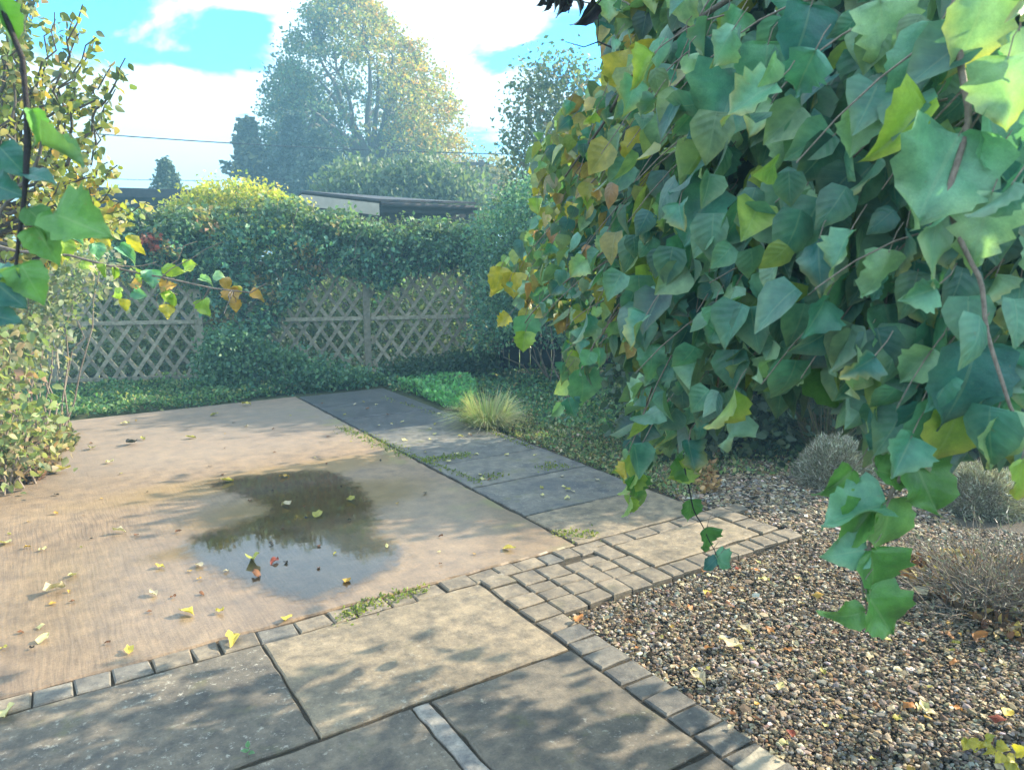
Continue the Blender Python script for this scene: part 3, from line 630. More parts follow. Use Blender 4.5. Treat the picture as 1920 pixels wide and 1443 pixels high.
def shed_a():
    # gable end faces the camera's left, long side to the right
    A = P(545, 390, 13.6); B = P(711, 381, 12.4); Cc = P(893, 388, 13.4); apex = P(566, 364, 13.45)
    root = thing('garden_shed', 'low shed with a pale gable board and a dark felted roof behind the hedge', 'shed', (B.x, B.y, 0))
    th = Vector((-.12, .99, 0)) * .04
    dn = Vector((0, 0, -.19))
    link('bargeboard', prism('bargeboard', apex, B, B + dn, apex + dn, th), root, mat=M_FASCIA)
    link('bargeboard', prism('bargeboard', apex + Vector((-.003, 0, 0)), A + Vector((0, 0, -.02)), A + dn, apex + dn + Vector((-.003, 0, 0)), th), root, mat=M_FASCIA)
    e = Vector((0, 0, -.02))
    back = Vector((.35, 3.2, 0))
    # roof planes run back from the gable and along the right side
    link('roof', prism('roof', apex + Vector((0, 0, .03)), B + Vector((0, 0, .035)), Cc + Vector((0, 0, .05)), apex + Vector((1.8, 2.6, .05)), Vector((0, 0, .035))), root, mat=M_SHEDDARK)
    link('roof', prism('roof', apex + Vector((0, 0, .03)), apex + Vector((1.8, 2.6, .05)), A + Vector((1.6, 2.8, 0)), A + Vector((0, 0, .02)), Vector((0, 0, .035))), root, mat=M_SHEDDARK)
    link('fascia', prism('fascia', B + Vector((.02, 0, .02)), Cc + Vector((0, 0, .03)), Cc + Vector((0, 0, -.12)), B + Vector((.02, 0, -.14)), Vector((-.3, .9, 0)) * .05), root, mat=M_SHEDDARK)
    link('gutter', mesh_np('gutter', *tubes([([B + Vector((.03, -.05, -.02)), (B + Cc) / 2 + Vector((0, -.05, -.02)), Cc + Vector((0, -.05, -.02))], [.045] * 3)], 10), mat=M_DARKWOOD), root)
    i = Vector((.12, .15, 0))
    def g(q): return Vector((q.x, q.y, 0))
    link('wall', prism('wall', B + i + Vector((0, 0, -.1)), Cc + i + Vector((-.25, 0, -.1)), g(Cc + i + Vector((-.25, 0, 0))), g(B + i), Vector((-.03, .09, 0))), root, mat=M_DARKWOOD)
    link('wall', prism('wall', A + i + Vector((0, 0, -.1)), B + i + Vector((-.03, 0, -.1)), g(B + i + Vector((-.03, 0, 0))), g(A + i), Vector((.02, .09, 0))), root, mat=M_SHEDWALL)
    for k in range(1, 5):
        p = B.lerp(Cc, k / 5) + i + Vector((0, -.02, -.12)); q = Vector((p.x, p.y, 0))
        link('cladding_batten', prism('cladding_batten', p, p + Vector((.05, .02, 0)), q + Vector((.05, .02, 0)), q, Vector((0, .03, 0))), root, mat=M_SHEDDARK)
shed_a()
def shed_b():
    a = P(150, 354, 16.); b = P(450, 358, 17.2)
    root = thing('garden_shed', 'long low black flat roofed shed seen at left over the hedge', 'shed', (a.x, a.y, 0))
    dv = (b - a); dv.z = 0; n = Vector((-dv.y, dv.x, 0)).normalized()
    b = Vector((b.x, b.y, a.z))
    link('roof', prism('roof', a, b, b + n * 4, a + n * 4, Vector((0, 0, .05))), root, mat=M_SHEDDARK)
    link('fascia', prism('fascia', a - n * .03 + Vector((0, 0, .03)), b - n * .03 + Vector((0, 0, .03)), b - n * .03 + Vector((0, 0, -.14)), a - n * .03 + Vector((0, 0, -.14)), n * .028), root, mat=M_DARKWOOD)
    g = lambda q: Vector((q.x, q.y, 0)); s = n * .25
    link('wall', prism('wall', a + s - Vector((0, 0, .002)), b + s - Vector((0, 0, .002)), g(b + s), g(a + s), n * .1), root, mat=M_SHEDDARK)
    for k in range(14):
        p = a.lerp(b, k / 14) + n * .22 - Vector((0, 0, .01)); q = g(p); w = dv.normalized() * .27
        link('cladding_board', prism('cladding_board', p, p + w, q + w, q, n * .02), root, mat=M_DARKWOOD)
shed_b()
# power pole and cables
def pole():
    p = P(903, 330, 24); t = P(903, 300, 24)
    root = thing('power_pole', 'short wooden power pole right of the tall autumn tree', 'pole', (p.x, p.y, 0))
    link('post', mesh_np('post', *tubes([([(p.x, p.y, 0), (p.x, p.y, t.z)], [.11, .085])], 10), mat=M_BARK), root)
    link('crossarm', box_mesh('crossarm', p.x - .75, p.x + .25, 23.87, 23.97, t.z - .16, t.z - .07), root, mat=M_BARK)
    for dx in (-.65, -.2, .17):
        link('insulator', mesh_np('insulator', *tubes([([(p.x + dx, 23.92, t.z - .07), (p.x + dx, 23.92, t.z + .05)], [.03, .022])], 8), mat=M_FASCIA), root)
pole()
def cable(name, label, pts, r, group='overhead cables'):
    V, F = tubes([(pts, [r] * len(pts))], 6); tag(link(name, mesh_np(name, V, F, M_METAL)), label, 'cable', group)
def sagline(p0, p1, sag, n=16):
    return [p0.lerp(p1, t) - Vector((0, 0, sag * 4 * t * (1 - t))) for t in np.linspace(0, 1, n)]
cable('overhead_cable', 'black overhead cable crossing the white cloud from left edge to the tall tree', sagline(P(-150, 222, 20), P(1200, 290, 24), .25), .016)
cable('overhead_cable', 'lower thin overhead cable just above the black shed roof', sagline(P(-150, 305, 26), P(900, 305, 24), .55), .011)

# ------------------------------------------------------------------ trellis fence
FX0, FX1 = P(92, 600, 8.75), P(950, 600, 9.95)
fdir = (Vector((FX1.x, FX1.y, 0)) - Vector((FX0.x, FX0.y, 0))); FL = fdir.length; fdir.normalize(); fn = Vector((fdir.y, -fdir.x, 0))   # fn towards camera
F0 = Vector((FX0.x, FX0.y, 0))
def fence():
    root = thing('trellis_fence', 'weathered wooden trellis fence of crossed diagonal slats overgrown with ivy', 'fence', F0)
    px_posts = [92, 374, 688, 930]
    sp = []
    for px in px_posts:
        # intersect ray azimuth with the fence line
        az = ray(px, 600); d = Vector((az.x, az.y, 0)); den = d.x * fdir.y - d.y * fdir.x; t = (F0.x * fdir.y - F0.y * fdir.x) / den; q = d * t; sp.append((q - F0).dot(fdir))
    def fp(s, z, off=0.0): return F0 + fdir * s + fn * off + Vector((0, 0, z))
    def board(name, s0, z0, s1, z1, w, off, th, mat=M_WOOD):
        a = Vector((s1 - s0, z1 - z0)); a.normalize(); pz = Vector((-a.y, a.x)) * (w / 2)
        c = [fp(s0 + pz.x, z0 + pz.y, off), fp(s1 + pz.x, z1 + pz.y, off), fp(s1 - pz.x, z1 - pz.y, off), fp(s0 - pz.x, z0 - pz.y, off)]
        return link(name, prism(name, *c, -fn * th), root, mat=mat)
    for s in sp: board('post', s, -.05, s, 1.52 + random.uniform(-.02, .04), .085, .045, .09); board('post_cap', s - .055, 1.58, s + .055, 1.58, .03, .055, .11)
    zt, zb, ang = 1.42, .06, radians(55)
    for k in range(3):
        a, b = sp[k] + .05, sp[k + 1] - .05
        for z, off in ((zb, .022), (.73, .024), (zt, .022)): board('rail', a, z, b, z, .045, off + .012, .022)
        for sgn in (1, -1):
            dx = (zt - zb) / tan(ang); s = a - dx + .1
            while s < b + dx:
                s0, z0, s1, z1 = (s, zb, s + dx, zt) if sgn > 0 else (s + dx, zb, s, zt)
                # clip to the panel
                def clip(s0, z0, s1, z1):
                    lo, hi = 0.0, 1.0; d = s1 - s0
                    for lim, sg in ((a, 1), (b, -1)):
                        t = (lim - s0) / d
                        if (d > 0) == (sg > 0): lo = max(lo, t)
                        else: hi = min(hi, t)
                    return lo, hi
                lo, hi = clip(s0, z0, s1, z1)
                if hi - lo > .1:
                    j = random.uniform(-.008, .008)
                    board('slat', s0 + (s1 - s0) * lo + j, z0 + (z1 - z0) * lo, s0 + (s1 - s0) * hi + j + random.uniform(-.008, .008), z0 + (z1 - z0) * hi, .042, .009 if sgn > 0 else -.004, .009)
                s += .205
    return sp, fp
SP, FP = fence()
# dark boarded section at the right end
def boards():
    a = P(935, 700, 10.0); root = thing('board_fence', 'dark stained board fence in shade at the right end of the trellis', 'fence', (a.x, a.y, 0))
    d = Vector((.995, .10, 0)); n = Vector((.10, -.995, 0))
    s = 0
    for k in range(22):
        p = Vector((a.x, a.y, 0)) + d * s; h = 1.15 + random.uniform(-.02, .02)
        link('board', prism('board', p + Vector((0, 0, h)), p + d * .135 + Vector((0, 0, h)), p + d * .135, p, -n * .018), root, mat=M_DARKWOOD); s += .145
    for z in (.3, .95):
        p = Vector((a.x, a.y, z)) + n * .03; link('rail', prism('rail', p + Vector((0, 0, .035)), p + d * s + Vector((0, 0, .035)), p + d * s - Vector((0, 0, .035)), p - Vector((0, 0, .035)), -n * .028), root, mat=M_DARKWOOD)
    for k in range(3):
        p = Vector((a.x, a.y, 0)) + d * (1.4 * k + .05) + n * .09; link('post', prism('post', p + Vector((0, 0, 1.25)), p + d * .08 + Vector((0, 0, 1.25)), p + d * .08, p, -n * .055), root, mat=M_DARKWOOD)
boards()

def Yfence(q): return 8.75 + (np.asarray(q) - 92) / (950 - 92) * 1.2
# ivy over the fence
def ivy():
    root = thing('ivy_hedge', 'thick dark green ivy and honeysuckle hanging over the trellis fence', 'hedge', (F0.x + 2.5, 9.4, 0))
    n = 5200
    px = RNG.uniform(215, 990, n); top = np.interp(px, [215, 300, 400, 540, 620, 700, 800, 900, 940, 990], [415, 408, 400, 392, 408, 428, 430, 428, 400, 350])
    bot = np.interp(px, [215, 260, 330, 385, 400, 480, 570, 620, 685, 720, 800, 850, 905, 940, 990], [505, 490, 500, 550, 690, 640, 530, 498, 512, 530, 498, 480, 500, 590, 640]) + RNG.normal(0, 10, n)
    top = top + 9 * np.sin(px * .045) + 6 * np.sin(px * .12 + 1); f = RNG.random(n); py = top + (bot - top) * f + RNG.normal(0, 7, n)
    lump = np.sin(px * .037 + 1.3 * np.sin(py * .05)) * np.sin(py * .071 + px * .011) + .6 * np.sin(px * .11 + py * .09)
    keep = RNG.random(n) < np.clip(.75 + .45 * lump, .12, 1); px, py, f, lump = px[keep], py[keep], f[keep], lump[keep]; n = len(px)
    Yv = Yfence(px) + RNG.normal(0, .10, n) * (1.1 - .5 * f) - .06 - .13 * lump
    cen = np.array([tuple(P(a, b, y)) for a, b, y in zip(px, py, Yv)])
    q = RNG.random(n) * 0
    def cf(p):
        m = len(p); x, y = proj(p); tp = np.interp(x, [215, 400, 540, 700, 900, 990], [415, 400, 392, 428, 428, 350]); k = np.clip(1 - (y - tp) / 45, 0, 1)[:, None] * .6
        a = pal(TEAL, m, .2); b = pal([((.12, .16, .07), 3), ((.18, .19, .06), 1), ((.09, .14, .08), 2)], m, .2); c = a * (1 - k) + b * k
        k[:, 0] += 0
        w = (np.sin(x * .021 + y * .03) + np.sin(x * .05 - y * .043) > 1.15) & (RNG.random(m) < .5) & (x < 640); c[w] = pal([((.32, .26, .10), 2), ((.36, .22, .14), 1), ((.20, .22, .08), 1)], w.sum(), .15)
        r = (np.abs(x - 283) < 18) & (np.abs(y - 452) < 14); c[r] = pal([((.45, .10, .06), 2), ((.5, .22, .14), 1)], r.sum(), .15)
        return c
    link('foliage', clump_leaves('foliage', cen, (.05, .045, .045), 9, .064, None, M_FOL, colfun=cf, nb=(0, -.5, .8)), root)
    lines = []
    for k in range(70):
        c = cen[RNG.integers(n)]; e = c + np.array([RNG.normal(0, .3), RNG.normal(0, .05), -RNG.uniform(.2, .7)]); lines.append((wander(c, e, 7, .25), np.linspace(.006, .003, 7)))
    V, F = tubes(lines, 4); link('stem', mesh_np('stem', V, F, M_TWIG), root)
    # wisps sticking out of the top
    wl, lp, ld = [], [], []
    for k in range(260):
        x = RNG.uniform(230, 960); y = np.interp(x, [215, 400, 540, 700, 900, 990], [415, 400, 392, 428, 428, 350]); p0 = np.array(tuple(P(x, y + 6, float(Yfence(x)))))
        d = np.array([RNG.normal(0, .6), RNG.normal(0, .3), RNG.uniform(.3, 1)]); d /= np.linalg.norm(d); lg = RNG.uniform(.10, .34)
        pts = [p0 + d * lg * t + np.array([0, 0, -.12 * lg * 3 * t * t]) for t in np.linspace(0, 1, 6)]; wl.append((pts, np.linspace(.003, .001, 6)))
        for q in pts[1:]:
            for s in (1, -1): lp.append(q); ld.append(d * .4 + np.array([RNG.normal(0, .6), RNG.normal(0, .6), RNG.normal(0, .3)]))
    V, F = tubes(wl, 4); link('shoot', mesh_np('shoot', V, F, M_TWIG), root)
    m = len(lp); link('shoot_leaves', scatter('shoot_leaves', TINY, np.array(lp), frames(np.array(ld), rnd_dirs(m)), RNG.uniform(.03, .055, m), pal([((.10, .16, .07), 2), ((.16, .18, .06), 1), ((.06, .10, .05), 2)], m), M_FOL), root)
ivy()
bush('low_shrub', 'dense dark green shrub at the foot of the middle trellis panel', 'shrub', [(380, 650, 735), (420, 612, 738), (480, 640, 735), (560, 668, 730), (640, 685, 722), (700, 702, 715)], lambda q: Yfence(q) - .55, .55, 13000, .048, [((.05, .14, .09), 3), ((.09, .21, .13), 3), ((.17, .29, .14), 1.5)], T=MID, sig=.06, per=10)
bush('low_shrub', 'leafy ivy clump low against the right trellis panel', 'shrub', [(712, 696, 705), (760, 680, 702), (830, 672, 698), (900, 655, 695), (925, 650, 695)], lambda q: Yfence(q) - .25, .3, 4200, .045, [((.04, .085, .05), 3), ((.06, .12, .065), 3)], T=MID, sig=.06, per=10, stems=6)
bush('hedge_behind_fence', 'pale green shrubbery growing behind the trellis fence', 'hedge', [(60, 450, 700), (200, 470, 705), (400, 470, 700), (700, 480, 690), (960, 470, 690)], lambda q: Yfence(q) + 1.0, .7, 26000, .075, [((.28, .38, .25), 3), ((.38, .42, .26), 2), ((.10, .15, .10), 2), ((.42, .38, .26), 1)], sig=.12, per=10)
bush('evergreen_shrub', 'teal green evergreen shrub filling the corner right of the trellis', 'shrub', [(890, 430, 660), (930, 380, 640), (980, 340, 620), (1060, 330, 640), (1150, 330, 660), (1230, 350, 680)], lambda q: 9.3 + (q - 900) * 0, .9, 26000, .05, TEAL, sig=.08, per=12)
bush('laurel_shrub', 'large dark shrub standing behind the big leaved shrub', 'shrub', [(1180, 560, 800), (1250, 380, 840), (1350, 300, 850), (1600, 250, 860), (1900, 250, 870), (2050, 300, 880)], 6.3, 1.3, 40000, .075, [((.03, .06, .035), 3), ((.045, .09, .05), 2), ((.10, .12, .05), .6)], T=MID, sig=.10, per=12)

bush('tall_hedge', 'tall dark hedge closing the garden at the far right behind the shrubs', 'hedge', [(1180, 330, 690), (1250, 200, 690), (1400, 140, 700), (1700, 120, 700), (2000, 120, 700), (2300, 150, 700)], 9.6, 1.2, 52000, .085, TEAL, sig=.14, per=12)
# ------------------------------------------------------------------ ground cover
def cover(name, label, pxpoly, n, size, h, palette, T=TINY, up=(0, 0, .5), z=-.06, cat=None, mat=M_FOL):
    q = ground_pts(pxpoly, n, z); f1 = np.sin(q[:, 0] * 7.1) * np.sin(q[:, 1] * 6.3 + 1) * .5 + .5; q[:, 2] += RNG.random(n) * h * (.35 + .8 * f1)
    me = scatter(name, T, q, frames(rnd_dirs(n, up), rnd_dirs(n, (0, 0, 1.1))), size * RNG.uniform(.6, 1.4, n), pal(palette, n, .22), mat)
    return link(name, me, kind='stuff')
cover('ground_ivy', '', [(-60, 770), (120, 785), (400, 760), (560, 735), (700, 722), (735, 722), (700, 700), (400, 712), (60, 735)], 15000, .042, .14, [((.10, .22, .11), 3), ((.18, .30, .12), 2), ((.05, .11, .06), 2), ((.36, .36, .16), .8)])
cover('ground_ivy', '', [(690, 712), (740, 735), (860, 760), (930, 795), (1010, 800), (1120, 830), (1250, 860), (1400, 760), (1300, 690), (1000, 680)], 17000, .045, .12, [((.08, .20, .11), 3), ((.15, .27, .12), 2), ((.04, .10, .06), 2), ((.30, .28, .12), .5)])
cover('ground_ivy', '', [(960, 790), (1200, 900), (1350, 900), (1520, 900), (1560, 800), (1300, 740), (1020, 755)], 16000, .036, .07, [((.14, .23, .11), 3), ((.30, .34, .18), 2), ((.06, .09, .05), 2), ((.45, .40, .27), 1.4), ((.28, .17, .09), 1)])
cover('ground_ivy', '', [(870, 780), (975, 826), (1080, 868), (1190, 912), (1290, 945), (1350, 890), (1180, 820), (1000, 760)], 14000, .032, .06, [((.16, .25, .12), 3), ((.33, .34, .19), 2), ((.08, .11, .06), 2), ((.42, .36, .25), 1.2), ((.26, .16, .09), 1.2)])
cover('sunlit_weeds', '', [(745, 727), (790, 712), (850, 705), (890, 725), (890, 770), (840, 768), (790, 745)], 6000, .05, .12, [((.16, .42, .17), 3), ((.24, .50, .18), 2), ((.10, .26, .12), 1)], up=(0, 0, 1.2))  # sunlight on this patch is put into its brighter greens
cover('leaf_litter', '', [(-80, 850), (60, 835), (110, 870), (70, 905), (-80, 925)], 3000, .055, .07, [((.20, .12, .07), 3), ((.09, .055, .035), 3), ((.32, .22, .12), 2), ((.34, .28, .08), 1)], T=MID, mat=M_DRY, z=.0)
cover('leaf_litter', '', [(0, 800), (110, 785), (150, 830), (90, 870), (0, 850)], 1500, .05, .05, [((.14, .17, .06), 3), ((.30, .28, .10), 2), ((.3, .2, .1), 1)], T=MID, mat=M_DRY, z=.0)
cover('leaf_litter', '', [(1650, 1055), (1760, 1040), (2000, 1060), (2000, 1220), (1860, 1195), (1760, 1130)], 2600, .042, .03, [((.22, .11, .05), 3), ((.10, .05, .03), 3), ((.40, .28, .10), 2), ((.42, .33, .20), 1.5)], T=MID, z=-.03, mat=M_DRY)
cover('leaf_litter', '', [(1290, 880), (1340, 870), (1350, 920), (1310, 930)], 260, .04, .04, [((.40, .26, .12), 3), ((.30, .14, .06), 1)], T=MID, z=-.03, mat=M_DRY)

# moss on the joints
def moss():
    Pm, sz = [], []
    for line, wd, n in (([(640, 800), (700, 825), (760, 850)], .06, 500), ([(760, 850), (830, 875), (900, 905)], .03, 260), ([(795, 862), (880, 852)], .04, 340), ([(1010, 875), (1060, 872)], .05, 140), ([(900, 895), (940, 890)], .04, 80), ([(1040, 1000), (1120, 1000)], .04, 160), ([(640, 1155), (700, 1130), (800, 1100)], .035, 300), ([(720, 745), (900, 800), (1000, 840)], .03, 300)):
        g = [G(*q, .002) for q in line]
        for k in range(n):
            i = RNG.integers(len(g) - 1); p = g[i].lerp(g[i + 1], RNG.random()); Pm.append((p.x + RNG.normal(0, wd * .6), p.y + RNG.normal(0, wd), .001)); sz.append(RNG.uniform(.010, .024))
    m = len(Pm); d = rnd_dirs(m, (0, 0, .9))
    link('moss', scatter('moss', TINY, np.array(Pm), frames(d, rnd_dirs(m)), np.array(sz), pal([((.22, .24, .05), 3), ((.12, .16, .04), 2)], m), M_FOL), kind='stuff')
moss()

# grass clump
def tuft(name, label, cat, px, py, n, h, spread, palette, droop=.5, wid=.004, stems=False, z=-.05, lean=(0, 0), T=None):
    b = G(px, py); b.z = z; root = thing(name, label, cat, b); V, F, C = [], [], []; off = 0
    ns = 5; col = pal(palette, n, .2)
    for k in range(n):
        a = RNG.uniform(0, 2 * pi); r0 = RNG.random() ** .5 * spread * .35; lg = h * RNG.uniform(.45, 1.1); out = RNG.uniform(.15, 1.0) * spread
        p0 = np.array([b.x + r0 * cos(a), b.y + r0 * sin(a), z]); w = wid * RNG.uniform(.6, 1.4); sx = np.array([-sin(a + .8), cos(a + .8), 0]) * w
        for i in range(ns):
            t = i / (ns - 1); p = p0 + np.array([cos(a) * out * t ** 1.5 + lean[0] * t, sin(a) * out * t ** 1.5 + lean[1] * t, lg * (t - droop * t ** 2.4 * out / spread)])
            ww = (1 - t * .85); V += [p - sx * ww, p + sx * ww]; C += [col[k]] * 2
        F += [(off + 2 * i, off + 2 * i + 1, off + 2 * i + 3, off + 2 * i + 2) for i in range(ns - 1)]; off += 2 * ns
    link('blades' if not stems else 'stems', mesh_np(name, np.array(V), np.array(F), M_FOL, np.array(C)), root); return root
tuft('grass_clump', 'straw coloured ornamental grass clump beside the dark path', 'grass clump', 915, 795, 1000, .44, .42, [((.42, .41, .24), 3), ((.26, .34, .15), 2), ((.50, .45, .30), 1)], wid=.006, droop=.7)
tuft('dried_stems', 'clump of dry upright stems behind the grey cushion bush', 'plant', 1545, 850, 420, .62, .32, [((.26, .20, .13), 3), ((.13, .10, .07), 2), ((.22, .22, .09), 1)], wid=.004, stems=True, droop=.2)
# cushions (grey santolina)
def cushion(px, py, r, h, label, n=15000, palette=None, z=-.05):
    b = G(px, py); b.z = z; root = thing('cushion_bush', label, 'shrub', b)
    d = rnd_dirs(n); d[:, 2] = np.abs(d[:, 2]); rr = RNG.uniform(.72, 1.03, n)[:, None] * (1 + .09 * np.sin(d[:, :1] * 9 + 1) * np.cos(d[:, 1:2] * 8))
    p = np.array([b.x, b.y, z]) + d * rr * np.array([r, r, h]); dd = d + RNG.normal(0, .45, (n, 3)) + np.array([0, 0, .3])
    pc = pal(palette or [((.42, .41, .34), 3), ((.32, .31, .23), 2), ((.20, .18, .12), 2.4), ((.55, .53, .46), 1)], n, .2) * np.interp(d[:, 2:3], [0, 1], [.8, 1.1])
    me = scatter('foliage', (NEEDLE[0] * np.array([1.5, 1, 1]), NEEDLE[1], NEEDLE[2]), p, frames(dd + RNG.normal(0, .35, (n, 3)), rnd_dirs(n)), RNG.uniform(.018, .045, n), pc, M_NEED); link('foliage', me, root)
    lines = [([(b.x, b.y, z), tuple(np.array([b.x, b.y, z]) + q * .5 * np.array([r, r, h])), tuple(np.array([b.x, b.y, z]) + q * .85 * np.array([r, r, h]))], [.008, .005, .002]) for q in d[:90]]
    link('stem', mesh_np('stem', *tubes(lines, 4), mat=M_TWIG), root)
cushion(1565, 895, .27, .34, 'rounded silver grey cushion bush on the gravel edge')
cushion(1835, 940, .26, .30, 'second silver grey bush at the right edge under hanging leaves')
cushion(1180, 800, .14, .18, 'small blue grey cushion plant in the bed beyond the path', 2500, [((.30, .34, .36), 2), ((.22, .26, .24), 1)])
def lavender():
    b = G(1870, 1120); b.z = -.04; root = thing('lavender_bush', 'sprawling lavender bush with dry grey brown stems at right', 'shrub', b)
    lines, lp, ld = [], [], []
    for k in range(520):
        a = RNG.uniform(0, 2 * pi); e = RNG.uniform(.12, 1.15); lg = RNG.uniform(.22, .5); d = np.array([cos(a) * cos(e), sin(a) * cos(e), sin(e)])
        p0 = np.array([b.x + RNG.normal(0, .10), b.y + RNG.normal(0, .10), b.z]); pts = [p0 + d * lg * t + np.array([0, 0, -.05 * t * t]) + RNG.normal(0, .008, 3) for t in np.linspace(0, 1, 6)]
        lines.append((pts, np.linspace(.003, .0012, 6)))
        for q in pts[3:]:
            for _ in range(2): lp.append(q); ld.append(d + RNG.normal(0, .5, 3))
    link('stem', mesh_np('stem', *tubes(lines, 4), mat=M_TWIG), root); m = len(lp)
    link('foliage', scatter('foliage', (NEEDLE[0] * np.array([1.3, 1, 1]), NEEDLE[1], NEEDLE[2]), np.array(lp), frames(np.array(ld), rnd_dirs(m)), RNG.uniform(.02, .045, m), pal([((.30, .28, .26), 3), ((.22, .24, .18), 2), ((.36, .30, .24), 1)], m), M_NEED), root)
lavender()
# pale stone at the bottom edge
st = G(1440, 1440); me = block(st.dot(D2), st.dot(D1), .15, .15, .05, .0, .008, .012, .15, rough=.003); tag(link('stone_block', me, mat=M_PALESTONE), 'pale cream stone block at the end of the sett edging, bottom edge', 'stone')

# ------------------------------------------------------------------ fallen leaves
FT = [leaf_T([0, .12, .3, .5, .7, .88, 1], [.02, .22, .34, .33, .22, .09, .01], 2, f, b_, .05, w, tw, s) for f, b_, w, tw, s in ((.5, -.25, .15, .2, 1), (-.3, .35, .2, .5, 2), (.55, -.3, .2, -.4, 3), (.2, .1, .35, .1, 4), (.6, .25, .25, .5, 5), (-.4, .35, .3, -.6, 6))]
FCOL = dict(yellow=(.50, .40, .07), pale=(.58, .52, .24), green=(.26, .28, .06), ochre=(.42, .26, .05), brown=(.16, .07, .03), red=(.20, .045, .025), orange=(.40, .17, .05), cream=(.44, .38, .26), tan=(.48, .40, .26), olive=(.30, .28, .06), black=(.012, .012, .010))
FM = {}
def fallen(px, py, size, colr, label, ti=None, grp=None, z=None, rot=None):
    ti = random.randrange(6) if ti is None else ti; key = (ti, colr)
    if key not in FM:
        T = FT[ti]; n = len(T[0]); c = np.array(FCOL[colr])[None] * (1 + .25 * np.random.default_rng(ti).normal(0, 1, (n, 1)) * .6); V = T[0] - np.array([0, .5, T[0][:, 2].min()])
        FM[key] = mesh_np('fallen_leaf', V, T[1], M_DRY, np.clip(c, .01, .9), T[2])
    g = G(px, py); uu, vv = g.dot(D1), g.dot(D2); on = not (vv > 1.92 and (uu < 2.49 or vv > 3.6))
    o = bpy.data.objects.new('fallen_leaf', FM[key]); COL.objects.link(o); o.location = (g.x, g.y, (.003 if on else -.016) if z is None else z)
    o.scale = (size, size, size * random.uniform(.7, 1.1)); o.rotation_euler = (random.uniform(-.12, .12), random.uniform(-.12, .12), random.uniform(0, 6.28) if rot is None else rot)
    if label is None: label = ('tiny' if size < .034 else 'small') + ' ' + dict(cream='cream', tan='tan', ochre='ochre', orange='orange', brown='brown', pale='pale yellow', olive='olive green', black='blackened').get(colr, colr) + ' leaf among the ' + grp
    tag(o, label, 'leaf', grp); return o
